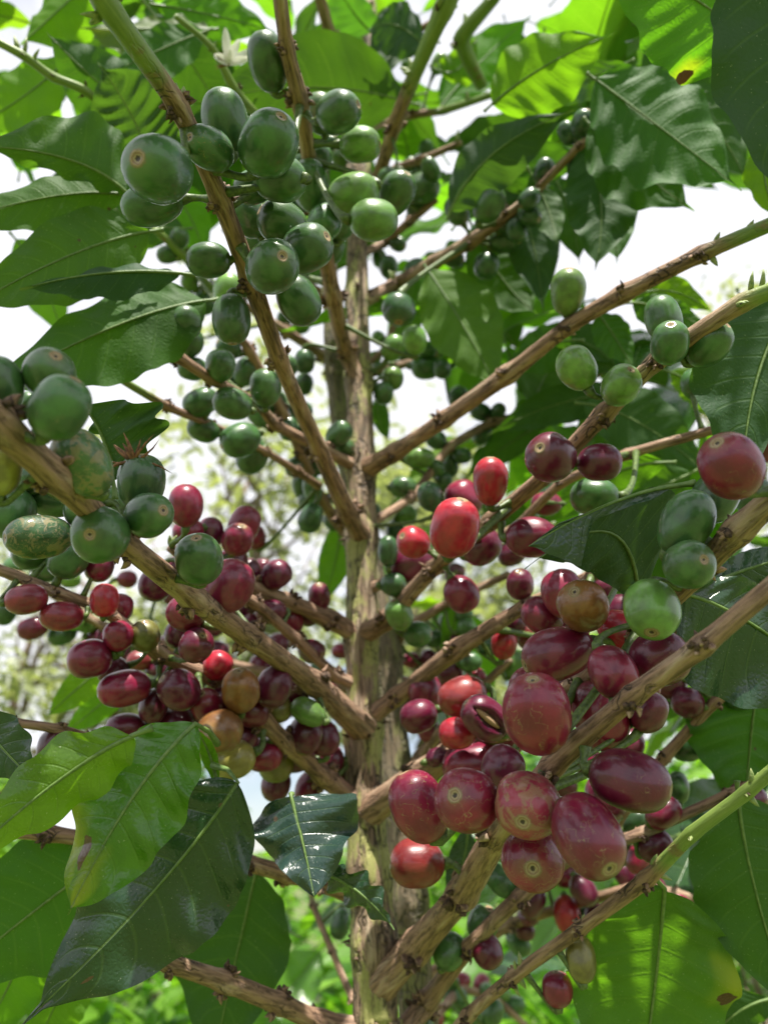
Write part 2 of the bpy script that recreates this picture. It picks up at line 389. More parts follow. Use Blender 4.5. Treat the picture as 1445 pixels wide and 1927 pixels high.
# ------------------------------------------------------------------ the setting
def Dt(y, D=.42):
    t = (963.5-y)/F; h = D*(t*math.cos(PITCH)+math.sin(PITCH))/(math.cos(PITCH)-t*math.sin(PITCH)); return D*math.cos(PITCH)+h*math.sin(PITCH)
def ground():
    mb = MB(); n = 40; vs = []; fs = []
    for i in range(n+1):
        for j in range(n+1):
            x = (i/n*2-1); y = (j/n*2-1); x = math.copysign(abs(x)**2.2, x)*600; y = math.copysign(abs(y)**2.2, y)*600
            vs.append(Vector((x, y, .12*noise.noise(Vector((x*.3, y*.3, 0))))))
    for i in range(n):
        for j in range(n): a = i*(n+1)+j; fs.append((a, a+n+1, a+n+2, a+1))
    mb.add(vs, fs)
    m, nt = newmat('grassy_soil'); g = G(nt); pos = g.n('ShaderNodeTexCoord').outputs['Object']
    c = g.mix(g.sst(g.noise(pos, 1.3, 6, .65), .4, .6), (.06, .11, .02), (.12, .08, .045)); c = g.mix(g.noise(pos, 30, 4, .7), c, (.10, .16, .03))
    g.out(g.n('ShaderNodeBsdfPrincipled', {'Base Color': c, 'Roughness': .9}).outputs[0])
    tag(mb.build('ground', [m]), kind='structure')
ground()

# ------------------------------------------------------------------ branches: (x, y, depth, width px, green)
BR = {}
def T(d, *pts): return [tuple(p) for p in pts]
BR['upper_left'] = [(684,1012,.445,50),(655,965,.425,42),(600,845,.375,38),(525,675,.315,38),(472,525,.285,44),(415,375,.255,44),(335,200,.225,44,.2),(205,15,.195,56,1),(130,-110,.18,56,1)]
BR['upper_mid'] = [(684,722,.535,42),(650,660,.49,34),(627,560,.43,38),(598,400,.38,34),(563,185,.335,38),(540,90,.32,32),(520,-60,.30,34,.2)]
BR['thin_up'] = [(690,225,.63,24),(655,150,.60,22),(625,78,.57,28),(595,-30,.54,26)]
BR['top_green'] = [(676,430,.61,40),(710,340,.55,30),(742,235,.50,32),(772,160,.47,30,.5),(836,15,.43,44,1),(870,-60,.42,40,1)]
BR['top_far'] = [(705,235,.68,30),(770,217,.66,18),(835,208,.64,17,.6),(950,170,.60,14,1)]
BR['mid_right_far'] = [(690,345,.64,16),(745,315,.62,14),(790,302,.60,18),(868,268,.58,13,.4)]
BR['snag'] = [(690,480,.60,16),(720,458,.58,20),(770,418,.56,18),(822,375,.55,14,.4)]
BR['dark_snag'] = [(690,568,.575,34),(745,535,.55,30),(815,495,.52,30),(885,455,.49,30),(955,405,.47,24),(1015,352,.46,17),(1090,275,.44,20),(1148,234,.43,13)]
BR['big_right'] = [(694,885,.475,52),(745,850,.45,38),(835,790,.42,36),(955,705,.385,40),(1068,615,.36,34),(1172,553,.34,38),(1320,478,.315,36,.3),(1500,400,.29,32,.9)]
BR['right_arm'] = [(692,1195,.425,50),(730,1165,.41,42),(815,1070,.375,34),(925,980,.335,38),(1025,895,.31,36),(1135,780,.29,42),(1235,680,.27,38),(1395,570,.25,42,.5),(1500,530,.24,36,.9)]
BR['grey_far'] = [(700,992,.49,22),(775,935,.50,19),(845,842,.53,20),(925,795,.56,20),(1010,772,.58,16),(1150,690,.60,14,.5)]
BR['dry_stub'] = [(720,1110,.46,26),(850,1040,.43,20),(960,1000,.41,22),(1055,910,.38,22),(1180,855,.36,24),(1345,808,.34,22)]
BR['grey_right'] = [(700,1355,.42,48),(748,1310,.405,38),(860,1222,.375,42),(990,1140,.345,30),(1130,1075,.32,28),(1290,990,.30,26)]
BR['cluster_arm'] = [(696,1530,.40,70),(790,1460,.365,62),(870,1402,.34,58),(965,1368,.315,42),(1090,1280,.28,38),(1200,1190,.25,40),(1312,1078,.225,52),(1385,1000,.21,60),(1500,900,.195,62)]
BR['front_right'] = [(730,1850,.385,84),(785,1780,.35,66),(870,1680,.31,64),(940,1565,.27,64),(1040,1440,.23,50),(1190,1310,.205,48),(1320,1215,.19,48),(1480,1080,.18,46)]
BR['low_right'] = [(735,1990,.38,60),(800,1890,.365,46),(880,1785,.35,34),(975,1690,.34,34),(1080,1610,.335,28),(1210,1568,.33,26),(1370,1495,.32,22),(1500,1440,.31,20)]
BR['fore_right'] = [(800,2020,.35,34),(880,1912,.325,30),(965,1838,.30,28),(1090,1748,.275,30),(1215,1655,.255,34,.2),(1300,1570,.24,32,1),(1405,1490,.23,30,1),(1510,1400,.22,30,1)]
BR['back_right_low'] = [(1120,1640,.36,20),(1175,1520,.355,26),(1250,1425,.35,26),(1345,1320,.34,24,.2),(1460,1220,.33,20,.5)]
BR['fore_left'] = [(690,1375,.405,66),(590,1285,.36,52),(468,1198,.31,50),(360,1122,.27,54),(240,1025,.225,52),(105,895,.185,68),(-10,795,.165,84),(-90,720,.155,80)]
BR['left_mid'] = [(660,1195,.435,46),(620,1165,.42,42),(545,1132,.40,34),(480,1108,.385,32),(415,1060,.37,28),(340,1015,.355,26)]
BR['left_thin'] = [(665,1290,.42,30),(630,1270,.41,26),(560,1205,.385,25),(480,1135,.36,26),(400,1088,.34,24),(320,1030,.325,22)]
BR['red_arm'] = [(670,1520,.40,50),(610,1460,.385,44),(540,1400,.36,40),(490,1350,.345,40),(400,1275,.335,32),(300,1230,.325,32),(200,1150,.315,28),(110,1115,.31,26),(-60,1050,.30,26)]
BR['left_up'] = [(660,880,.475,30),(615,850,.45,26),(520,800,.40,26),(485,760,.385,22),(400,715,.36,24),(335,672,.345,26),(285,648,.335,18)]
BR['left_twig'] = [(600,915,.49,20),(560,888,.47,18),(500,850,.44,16),(400,800,.41,16),(315,765,.385,20,.3),(185,688,.35,16,1)]
BR['low_left'] = [(670,1690,.385,50),(600,1660,.36,38),(540,1645,.35,36),(465,1625,.335,34),(300,1600,.32,32),(90,1568,.305,34),(-60,1560,.30,34)]
BR['base_left'] = [(700,1945,.385,54),(600,1922,.35,44),(525,1888,.33,42),(425,1848,.31,44),(320,1812,.295,38),(200,1760,.285,34)]
BR['dry_left'] = [(330,1440,.34,20),(240,1415,.325,22),(170,1390,.315,22),(110,1372,.30,22),(30,1360,.29,20),(-50,1350,.28,18)]
# branches of the stem behind
BB = {}
BB['a'] = [(633,690,.66,34),(610,670,.64,24),(540,625,.60,22),(455,570,.56,18,.3),(395,540,.53,20,1),(345,480,.50,20,1),(290,430,.48,16,1)]
BB['b'] = [(700,1010,.56,26),(650,1000,.55,26),(608,945,.53,26),(565,850,.50,22),(530,770,.48,22),(470,660,.46,22),(440,620,.45,16)]
BB['c'] = [(640,720,.66,22),(690,700,.65,16),(745,690,.64,18),(830,665,.63,20),(930,640,.62,14,.4)]
BB['d'] = [(650,800,.65,20),(690,690,.66,14),(725,655,.66,16),(745,600,.66,14)]
BB['e'] = [(730,1230,.52,30),(770,1180,.51,24),(850,1130,.50,20),(960,1080,.49,16,.4)]
BB['f'] = [(745,1500,.48,30),(790,1425,.47,28),(870,1330,.45,22),(960,1240,.44,18,.3)]
BB['g'] = [(730,1930,.44,22),(665,1880,.46,18),(625,1790,.48,15),(590,1705,.50,14,.4),(575,1640,.52,10,.8)]
BB['h'] = [(620,560,.70,22),(560,525,.68,20),(500,480,.66,18),(420,430,.64,16,.5)]
BB['i'] = [(760,2000,.60,22),(830,1900,.66,20),(870,1862,.70,18),(930,1880,.70,16),(990,1930,.70,14)]
BB['j'] = [(720,1300,.53,26),(600,1290,.53,24),(400,1240,.52,22),(200,1180,.51,20),(120,1130,.50,20),(40,1085,.50,18),(-90,1040,.49,16)]
BB['k'] = [(780,1850,.50,26),(960,1740,.50,24),(1120,1690,.48,22),(1200,1668,.46,20),(1270,1680,.45,18),(1330,1700,.45,16),(1500,1770,.44,14)]
# twigs of the tree to the left behind (with the blossom)
BC = {}
BC['a'] = [(560,330,.52,20),(505,240,.48,17,1),(445,175,.44,22,1),(400,90,.42,14,1),(330,30,.40,13,1)]
BC['b'] = [(250,240,.45,22),(160,170,.42,20,1),(100,145,.41,20,.8),(45,105,.40,20,.7),(-40,60,.39,18,1)]
BC['c'] = [(905,160,.60,26,1),(868,75,.56,36,1),(930,-5,.52,26,1),(960,-60,.50,24,1)]
BC['d'] = [(695,135,.66,18,.8),(722,112,.64,16),(780,62,.60,16),(850,20,.58,12)]

STEM = [(712,2060,Dt(2060),108),(706,1927,Dt(1927),98),(703,1780,Dt(1780),92),(695,1640,Dt(1640),84),(687,1520,Dt(1520),80),(684,1375,Dt(1375),72),(680,1200,Dt(1200),64),
        (680,1010,Dt(1010),64),(679,875,Dt(875),59),(675,715,Dt(715),53),(672,560,Dt(560),46),(672,420,Dt(420),42),(672,330,Dt(330),48),(695,210,Dt(210),42),(704,120,Dt(120),34),(690,20,Dt(20),36),(690,-90,Dt(-90),30)]
def stem_x(y):
    for a_, b_ in zip(STEM, STEM[1:]):
        if b_[1] <= y <= a_[1]: return a_[0]+(b_[0]-a_[0])*(a_[1]-y)/(a_[1]-b_[1])
    return STEM[-1][0]
for k_ in BR:                                                   # root every branch that springs from the trunk in the trunk's axis
    p0 = BR[k_][0]
    if 600 < p0[0] < 740 and abs(p0[2]-Dt(p0[1])) < .09 and p0[1] < 2000:
        BR[k_][0] = (stem_x(p0[1])*.7+p0[0]*.3, p0[1], Dt(p0[1])-.002)+tuple(p0[3:])
D2 = .50
STEM2 = [(800,2060,Dt(2060,D2),80),(782,1900,Dt(1900,D2),72),(772,1700,Dt(1700,D2),68),(748,1480,Dt(1480,D2),68),(728,1230,Dt(1230,D2),56),(695,1050,Dt(1050,D2),48),(652,850,Dt(850,D2),46),(632,700,Dt(700,D2),42),(624,560,Dt(560,D2),36),(612,400,Dt(400,D2),30),(600,200,Dt(200,D2),24)]

# ------------------------------------------------------------------ fruit: x, y, width px, angle, tilt, colour, front/back bias, ratio, scar
GR = (.056, .134, .040); GD = (.038, .098, .034); GB = (.13, .25, .055); GL = (.16, .32, .06); OL = (.17, .15, .04); YO = (.30, .28, .07); BRN = (.26, .11, .035)
RD = (.20, .008, .040); RB = (.40, .015, .036); RK = (.11, .006, .031); RO = (.20, .022, .024); DR = (.08, .018, .026); RP = (.27, .025, .055)
K = {'g': GR, 'd': GD, 'b': GB, 'l': GL, 'o': OL, 'y': YO, 'n': BRN, 'R': RD, 'B': RB, 'K': RK, 'O': RO, 'D': DR, 'P': RP}
FR = """
298 320 116 150 55 g 1 1.12 0|287 385 76 190 0 g -1 1.35 0|425 228 80 100 -15 g -1 1.35 0|395 280 76 150 40 g 1 1.22 .35|505 272 98 60 35 g 1 1.22 0|505 117 70 100 0 g -1 1.35 0
637 212 72 20 25 g 1 1.12 0|604 214 56 100 0 g -1 1.22 .6|677 272 64 0 15 b 0 1.12 0|640 300 32 120 20 b -1 1.12 0|622 272 28 60 20 g -1 1.22 0|527 336 82 180 -30 g 0 1.22 0
585 350 68 100 0 g -1 1.35 0|665 367 72 200 0 b 1 1.22 0|702 414 74 0 -20 b 1 1.22 0|533 420 78 150 10 g 0 1.22 0|470 408 62 120 0 g -1 1.22 0|610 420 64 230 60 g 0 1.12 0
578 468 84 30 30 g 1 1.12 0|513 502 92 45 62 g 1 1.12 0|562 565 74 300 0 g 0 1.22 0|393 490 62 180 0 g 0 1.22 0|436 600 66 270 20 g 1 1.35 0|430 548 52 80 0 l -1 1.22 0
745 365 62 60 20 g 0 1.35 0|793 355 52 20 0 g -1 1.22 0|860 397 42 120 0 g 0 1.22 0|920 385 54 60 0 g 1 1.22 0|948 452 46 0 0 d -1 1.12 0|915 500 44 260 0 d -1 1.12 0
750 582 58 270 40 d 0 1.03 0|780 640 44 100 0 l 0 1.22 0|740 655 40 60 0 b 0 1.22 0|738 712 38 270 0 b -1 1.12 0|800 690 46 0 0 g -1 1.12 0|722 740 36 260 0 g -1 1.12 0|862 745 32 60 0 d -1 1.12 0
826 120 28 60 0 b 0 1.35 0|765 125 20 100 0 b 0 1.22 0|1068 550 62 90 15 b 0 1.35 0|1085 693 68 120 0 l 1 1.22 .25|1167 726 68 60 35 b 1 1.12 0|1248 600 64 110 -20 g -1 1.35 0
1260 646 68 92 38 g 1 1.22 0|1332 648 72 50 15 g 0 1.22 0|1307 722 52 90 -40 g -1 1.03 0|1118 935 68 180 0 g -1 1.22 0|1345 935 80 60 -20 d -1 1.22 0|1290 985 92 60 -15 g 0 1.35 0
1295 1063 86 20 55 g 1 1.12 0|1225 1146 100 268 42 b 1 1.12 0|1418 935 58 60 0 g -1 1.22 0|970 1250 40 60 0 b -1 1.35 0
268 617 58 140 0 g 0 1.22 0|308 622 30 100 0 d -1 1.12 0|350 607 54 90 0 g 1 1.12 0|357 530 32 80 0 b -1 1.12 0|385 570 38 300 0 g -1 1.12 0
95 705 88 70 45 g 0 1.12 0|113 768 100 60 15 g 1 1.22 .15|2 725 76 100 0 g 1 1.35 0|52 762 40 60 0 g -1 1.22 0|157 872 96 120 5 g 0 1.35 .9|267 907 90 85 15 d 0 1.03 0
-2 880 76 90 0 y 1 1.35 .1|20 965 84 250 0 g 0 1.12 0|100 940 60 170 0 g -1 1.35 0|75 1010 78 182 20 d 1 1.55 1|280 970 80 20 55 g 1 1.12 0|190 1006 96 180 72 g 1 1.12 0|130 1047 72 250 0 g 0 1.12 0
375 1053 82 98 38 g 1 1.22 0|415 688 52 90 0 g 0 1.03 0|463 700 44 60 0 d -1 1.22 0|500 730 56 90 0 g 1 1.22 0|378 757 50 200 0 g 0 1.22 0|438 760 56 160 0 g 1 1.22 0|453 828 60 200 20 g 1 1.22 0|476 858 54 240 0 g -1 1.22 0|383 808 46 160 0 g 0 1.22 0
573 680 38 270 0 d -1 1.12 0|572 723 34 260 0 d -1 1.12 0|568 915 34 100 0 g -1 1.35 0|588 920 34 100 0 g 0 1.55 0|585 975 42 250 0 d 0 1.35 0
788 862 36 0 0 b 1 1.55 0|820 880 28 320 0 g 0 1.22 0|758 917 38 0 0 g 0 1.22 0|810 935 46 110 0 d 0 1.22 0|835 905 28 90 0 d -1 1.12 0
730 1037 36 90 0 d 0 1.55 0|745 1000 34 90 0 d -1 1.22 0|765 970 34 20 0 b 0 1.12 0|740 1100 42 0 0 d 0 1.12 0|700 965 30 90 0 d -1 1.22 0|750 1157 48 110 25 b 1 1.22 0|786 1193 46 0 20 g 0 1.12 0|815 1202 32 0 0 g -1 1.12 0
838 1172 26 100 0 g 0 1.22 0|877 1180 34 30 0 g 0 1.03 0|885 1245 34 0 0 g 0 1.12 0|580 1340 46 150 0 b 1 1.35 0|440 1430 70 200 0 y 1 1.12 0
35 1065 42 200 0 g -1 1.22 0|92 1070 48 0 0 g -1 1.12 0|132 1090 32 0 0 l -1 1.12 0|68 1112 32 300 0 l -1 1.12 0|140 1172 28 0 0 l -1 1.12 0|10 1150 44 250 0 g -1 1.12 0|118 1193 40 200 0 g -1 1.22 0
640 1738 36 260 0 d 0 1.35 0|845 1790 56 60 0 g 0 1.12 0|1093 1805 54 90 0 o 0 1.35 0|1276 1482 38 90 0 g -1 1.35 0|1310 1555 44 30 0 d -1 1.35 0|1195 1545 40 30 0 d 0 1.22 0|1232 1692 34 240 0 g 0 1.12 0
865 1880 30 90 0 g -1 1.22 0|843 1872 24 90 0 g -1 1.22 0|925 1905 40 60 0 g -1 1.12 0|970 1890 30 0 0 g -1 1.12 0|945 1870 26 0 0 b -1 1.12 0|895 1915 30 0 0 g -1 1.12 0
922 906 62 90 10 B 1 1.35 0|872 940 64 120 0 R -1 1.12 0|855 994 86 75 18 B 1 1.22 .1|778 1021 56 150 40 B 1 1.12 .1|775 1058 70 200 0 K -1 1.12 0|868 1118 62 300 0 R 0 1.12 0|905 1028 66 30 0 K -1 1.12 0
1000 1012 74 0 0 R 0 1.22 0|962 1042 44 200 0 K -1 1.12 0|1036 860 86 140 58 K 1 1.03 0|1127 870 66 0 0 K 1 1.22 .15|1028 948 42 180 0 R -1 1.22 0|1375 878 108 120 42 R 1 1.12 .25|1438 828 72 120 30 R 1 1.12 .3|855 1080 36 60 0 D -1 1.12 0
1060 1118 78 110 0 R 0 1.12 0|1097 1141 86 120 55 n 1 1.12 0|1020 1160 68 140 0 R 0 1.12 0|1015 1200 62 170 0 O -1 1.35 .5|1050 1230 94 200 18 R 1 1.35 .1|1152 1264 82 300 25 R 1 1.22 0|1183 1195 76 330 0 B 0 1.55 0|1240 1240 92 20 0 K 0 1.12 .1|1170 1150 60 0 0 K -1 1.22 0
1008 1310 98 100 0 R -1 1.12 0|1012 1345 118 96 38 R 1 1.22 .35|1130 1345 100 100 0 R -1 1.22 .15|1220 1340 66 60 0 K 0 1.12 0|1255 1285 60 0 0 K -1 1.12 0|870 1310 70 200 10 O 0 1.22 .15|800 1302 60 100 0 R 0 1.12 0|788 1347 58 200 0 K 0 1.12 0|860 1380 58 180 0 B 0 1.12 0|805 1372 40 270 0 R -1 1.12 0
948 1212 46 80 10 B 1 1.22 .5|845 1265 42 200 0 K -1 1.12 0|775 1243 28 180 0 R -1 1.12 0|807 1240 30 100 0 K -1 1.12 0|740 1265 32 100 0 R -1 1.12 0|897 1282 38 100 0 B -1 1.22 0|855 1205 32 100 0 K 0 1.12 0|920 1215 34 0 0 d -1 1.12 0|740 1325 34 200 0 K -1 1.22 0
893 1442 88 180 0 R -1 1.22 .1|880 1506 110 160 66 R 1 1.03 .45|788 1518 98 115 8 R 1 1.22 .35|785 1625 82 180 10 O 0 1.22 .1|993 1513 112 250 62 P 1 1.12 1|1003 1618 108 262 75 R 0 1.03 .6|1105 1571 122 300 38 R 1 1.22 .5|1184 1468 106 345 10 K 1 1.35 .2|1105 1432 50 120 0 R -1 1.12 0|1092 1398 50 200 0 K -1 1.12 0|1062 1480 40 0 0 K -1 1.12 0
1097 1675 44 300 0 K 1 1.22 0|1065 1648 38 200 0 R -1 1.12 0|1067 1720 46 275 0 B 1 1.35 0|1003 1697 40 235 0 K 0 1.55 0|1048 1862 54 90 20 R 0 1.03 0|1232 1592 54 30 0 K 0 1.12 0|1200 1617 42 250 0 R 0 1.22 0|1200 1735 44 200 0 K 0 1.12 0|1280 1705 38 110 0 R 0 1.35 0|1303 1722 26 100 0 R -1 1.35 0|917 1790 54 300 0 K 0 1.12 0
905 1852 28 60 0 P -1 1.22 0|868 1845 26 0 0 P -1 1.22 0|1180 1540 38 0 0 D -1 1.12 0
350 952 60 90 0 R 1 1.22 0|460 987 54 70 0 R 0 1.22 0|447 1016 54 70 30 R 1 1.12 0|397 1002 46 90 0 K -1 1.12 0|355 1002 50 200 0 R -1 1.12 0|188 1065 50 250 0 K -1 1.12 0|293 1100 56 250 0 K -1 1.12 0|432 1103 84 60 0 R -1 1.12 .1|470 1077 44 100 0 K -1 1.12 0|493 1073 36 60 0 K -1 1.12 0
50 1128 56 10 0 P 1 1.22 0|63 1182 40 200 0 R 0 1.35 0|117 1160 52 180 0 P 1 1.35 0|197 1130 52 90 0 B 1 1.12 0|226 1145 48 80 0 R -1 1.12 0|350 1155 62 150 0 R -1 1.12 0|340 1192 52 240 0 K -1 1.12 0|402 1172 42 300 0 K -1 1.12 0|370 1215 60 60 50 K 1 1.03 0|410 1225 36 0 0 K -1 1.12 0
223 1197 50 100 0 R 1 1.12 0|273 1197 54 92 35 o 1 1.12 0|170 1240 70 190 0 R 1 1.12 0|262 1244 36 180 0 O 1 1.22 0|410 1253 50 60 0 B 0 1.12 0|235 1295 66 190 10 R 1 1.35 0|213 1262 48 200 0 K -1 1.12 0|338 1298 72 150 20 K 1 1.03 0|290 1328 50 260 0 K 0 1.22 0|390 1328 56 120 45 R 1 1.12 0|452 1300 68 95 30 n 1 1.22 0|415 1376 76 180 62 n 1 1.12 0|330 1362 60 0 0 K 0 1.12 0
237 1370 52 185 10 K 0 1.35 0|102 1406 58 260 0 D 0 1.03 0|155 1405 44 0 0 D -1 1.12 0|515 1292 64 250 0 K 0 1.12 0|493 1255 44 100 0 R -1 1.12 0|548 1167 46 270 0 R -1 1.12 0|520 1335 48 0 0 o -1 1.12 0|575 1382 60 260 0 K -1 1.12 0|612 1432 62 180 0 K -1 1.12 0|520 1432 64 270 0 o -1 1.12 0|520 1477 52 260 0 K -1 1.12 0|580 1485 48 260 0 R -1 1.22 0|642 1225 28 180 0 R -1 1.22 0|475 1395 50 0 0 O -1 1.12 0|485 1210 40 0 0 K -1 1.12 0|110 1500 36 0 0 K -1 1.12 0|135 1500 30 0 0 R -1 1.12 0
240 1090 30 0 0 R -1 1.12 0|330 1120 40 0 0 K -1 1.12 0
945 1445 74 60 0 K -1 1.12 0|1045 1545 80 200 0 K -1 1.12 0|1140 1500 70 100 0 K -1 1.12 0|1180 1405 56 60 0 K -1 1.22 0|1065 1185 76 60 0 R -1 1.12 0|1100 1240 60 0 0 K -1 1.12 0|1075 1300 66 200 0 K -1 1.12 0|955 1395 50 0 0 R -1 1.12 0|940 1560 60 200 0 K -1 1.12 0
1130 1110 50 60 0 K -1 1.12 0|1210 1290 60 90 0 R -1 1.12 0|1290 1250 44 0 0 K -1 1.12 0|1255 1170 50 0 0 K -1 1.12 0|830 1285 44 100 0 K -1 1.12 0|820 1250 34 100 0 R -1 1.12 0|770 1320 40 0 0 K -1 1.12 0|880 1330 44 0 0 K -1 1.12 0|760 1290 34 0 0 R -1 1.12 0|860 1235 30 0 0 g -1 1.12 0
190 1200 40 0 0 K -1 1.12 0|240 1230 44 90 0 K -1 1.12 0|305 1260 50 20 0 K -1 1.12 0|365 1270 54 90 0 K -1 1.12 0|320 1220 44 90 0 R -1 1.12 0|430 1320 56 0 0 K -1 1.12 0|360 1340 56 180 0 K -1 1.12 0|475 1340 54 0 0 K -1 1.12 0|550 1300 56 30 0 K -1 1.12 0|560 1420 60 200 0 K -1 1.12 0|495 1420 60 0 0 R -1 1.12 0|455 1390 56 60 0 K -1 1.12 0|610 1390 54 100 0 K -1 1.12 0|630 1460 46 0 0 K -1 1.12 0|270 1370 50 0 0 K -1 1.12 0|300 1380 44 0 0 R -1 1.12 0
205 1330 40 200 0 K -1 1.12 0|440 1060 50 100 0 K -1 1.12 0|385 1040 50 100 0 R -1 1.12 0|330 1070 44 200 0 K -1 1.12 0|480 1010 40 100 0 R -1 1.12 0|450 1150 44 250 0 K -1 1.12 0|380 1140 50 250 0 K -1 1.12 0|540 1330 40 0 0 K -1 1.12 0
565 320 60 60 0 g -1 1.22 0|480 350 60 200 0 g -1 1.22 0|555 455 66 60 0 g -1 1.12 0|620 470 50 60 0 g -1 1.12 0|545 395 60 100 0 g -1 1.22 0|490 450 56 200 0 g -1 1.12 0|600 300 44 60 0 g -1 1.22 0|720 370 50 60 0 g -1 1.22 0|640 420 50 90 0 g -1 1.12 0|455 250 50 90 0 g -1 1.22 0|520 760 40 90 0 g -1 1.12 0|540 690 36 90 0 g -1 1.12 0|430 720 40 90 0 d -1 1.12 0
60 900 60 200 0 g -1 1.22 0|60 850 50 100 0 g -1 1.22 0|210 950 60 60 0 g -1 1.12 0|160 960 60 200 0 g -1 1.12 0|60 1040 60 200 0 g -1 1.12 0|950 420 34 60 0 d -1 1.12 0|900 440 34 60 0 g -1 1.12 0
"""
fruits = []
for ln in FR.replace('\n', '|').split('|'):
    q = ln.split()
    if not q: continue
    x, y, wd, an, ti = map(float, q[:5]); fruits.append(dict(x=x, y=y, w=wd*1.08, an=an, ti=ti, c=q[5], b=float(q[6]), ra=float(q[7]), sc=float(q[8])))
fruits.append(dict(x=912, y=1352, w=76, an=140, ti=18, c='K', b=1, ra=1.22, sc=.1, split=True))

allbr = {}
for tree, dct in (('A', BR), ('B', BB), ('C', BC)):
    for k, pts in dct.items():
        pl = [(P(p[0], p[1], p[2]), p[3]/2*p[2]/F, p[4] if len(p) > 4 else 0.) for p in pts]
        rs = catmull(pl, .006); allbr[tree+k] = dict(rs=rs, px=[cam_xyd(r[0]) for r in rs], tree=tree, fr=[], lf=[])
def nearest(x, y, d=None, wd=1500., only='AB'):
    best = None
    for k, b in allbr.items():
        if b['tree'] not in only: continue
        for i, q in enumerate(b['px']):
            s = math.hypot(q[0]-x, q[1]-y)+(abs(q[2]-d)*wd if d else 0)
            if best is None or s < best[0]: best = (s, k, i)
    return best
CLU = {'Ba': 'g', 'Bb': 'd', 'Bc': 'g', 'Bd': 'b', 'Be': 'g', 'Bh': 'g', 'Bi': 'gP', 'Bj': 'bg', 'Bk': 'gK', 'Bf': 'KR', 'Agrey_far': 'd', 'Amid_right_far': 'g', 'Aleft_up': 'g', 'Adark_snag': 'd', 'Aback_right_low': 'dK', 'Asnag': 'g', 'Agrey_right': 'KR', 'Alow_right': 'KRg', 'Aleft_thin': 'KR', 'Aleft_mid': 'K'}
auto = []
for kk, cols in CLU.items():
    pts = {'A': BR, 'B': BB}[kk[0]][kk[1:]]
    for p in pts[1:-1]:
        if kk == 'Agrey_right' and p[0] > 1000: continue
        for q in range(rng.choice((3, 4, 4, 5))):
            an = rng.uniform(0, 360); wd = rng.uniform(.0115, .0145)*F/p[2]; off = wd*rng.uniform(.55, .85)+p[3]*.3
            x, y = p[0]+math.cos(R(an))*off, p[1]-math.sin(R(an))*off
            if any(math.hypot(f['x']-x, f['y']-y) < (f['w']+wd)*.30 for f in fruits): continue
            f = dict(x=x, y=y, w=wd, an=an+rng.uniform(-30, 30), ti=rng.uniform(-20, 40), c=rng.choice(cols), b=rng.choice((-1, -1, 0)), ra=rng.choice((1.12, 1.22, 1.22, 1.35)), sc=0.)
            fruits.append(f)
# depth of every fruit: near its branch, within the real size of a coffee cherry (11-18.5 mm wide)
for f in fruits:
    ds = .0148*F/f['w']                                     # depth if it has the usual width
    s, k, i = nearest(f['x'], f['y'], ds, 900.)
    db = allbr[k]['px'][i][2]; d = db-f['b']*.55*f['w']*db/F
    f['d'] = min(max(d, .0105*F/f['w']), .0185*F/f['w']); f['k'] = k; f['i'] = i
for it in range(60):                                        # push touching fruit apart along the line of sight
    mv = 0
    for a in range(len(fruits)):
        fa = fruits[a]
        for b in range(a+1, len(fruits)):
            fb = fruits[b]
            ra = fa['w']/2*(1+fa['ra'])/2; rb = fb['w']/2*(1+fb['ra'])/2
            s = math.hypot(fa['x']-fb['x'], fa['y']-fb['y'])
            if s > (ra+rb): continue
            d = (fa['d']+fb['d'])/2; need = math.sqrt(max((ra+rb)**2-s*s, 0))*d/F*.93
            gap = fa['d']-fb['d']
            sgn = 1 if (fa['b'] < fb['b'] or (fa['b'] == fb['b'] and gap > 0)) else -1
            if gap*sgn < need:
                m_ = (need-gap*sgn)/2*.5; fa['d'] += sgn*m_; fb['d'] -= sgn*m_; mv += 1
    for f in fruits: f['d'] = min(max(f['d'], .0088*F/f['w']), .0215*F/f['w'])
for f in fruits:
    s, f['k'], f['i'] = nearest(f['x'], f['y'], f['d'], 700.); f['k'] = f['k']; allbr[f['k']]['fr'].append(f)

# ------------------------------------------------------------------ leaves
# base, mid, tip: (x, y, depth); wl / wr: widths in px left / right of base->tip; fl / fr: depth of the edges against the midrib (m); side: 'u' seen from below, 't' from above
LV = []
def lf(base, mid, tip, wl, wr, fl=0, fr=0, side='u', col=(.055, .13, .022), al=.42, pet=None, tree='A', also=None, skl=0, skr=0, **k):
    LV.append(dict(also=also, skl=skl, skr=skr, b=base, m=mid, t=tip, wl=wl, wr=wr, fl=fl, fr=fr, side=side, col=col, al=al, pet=pet, tree=tree, k=k))
CD = (.024, .070, .018); CM = (.038, .105, .017); CY = (.12, .22, .02); CB = (.075, .18, .016); CG = (.022, .06, .030); CX = (.018, .052, .024)
# upper left
lf((238,362,.33), (150,275,.32), (-70,275,.30), 30, 118, .004, .012, 'u', CM, .4, wave=.10)
lf((232,366,.34), (110,350,.33), (-110,425,.32), 62, 55, .0, .006, 'u', CM, .45)
lf((292,330,.40), (268,230,.39), (185,118,.38), 105, 100, .006, -.01, 'u', CG, .35, corr=.05)
lf((262,215,.43), (170,150,.42), (86,58,.41), 62, 62, .01, .004, 'u', CD, .3)
lf((190,-50,.5), (120,10,.5), (40,85,.5), 60, 62, .01, .01, 'u', CY, .55)
lf((395,55,.5), (290,55,.48), (150,52,.46), 75, 58, .0, .02, 'u', (.10,.14,.05), .4, spots=((.95,.1,.13),), yel=((.95,0,.5),))
lf((385,60,.47), (300,90,.46), (190,150,.45), 55, 45, .0, .0, 'u', CM, .4)
lf((282,436,.33), (150,455,.32), (-80,590,.30), 90, 78, .0, .0, 'u', CM, .45)
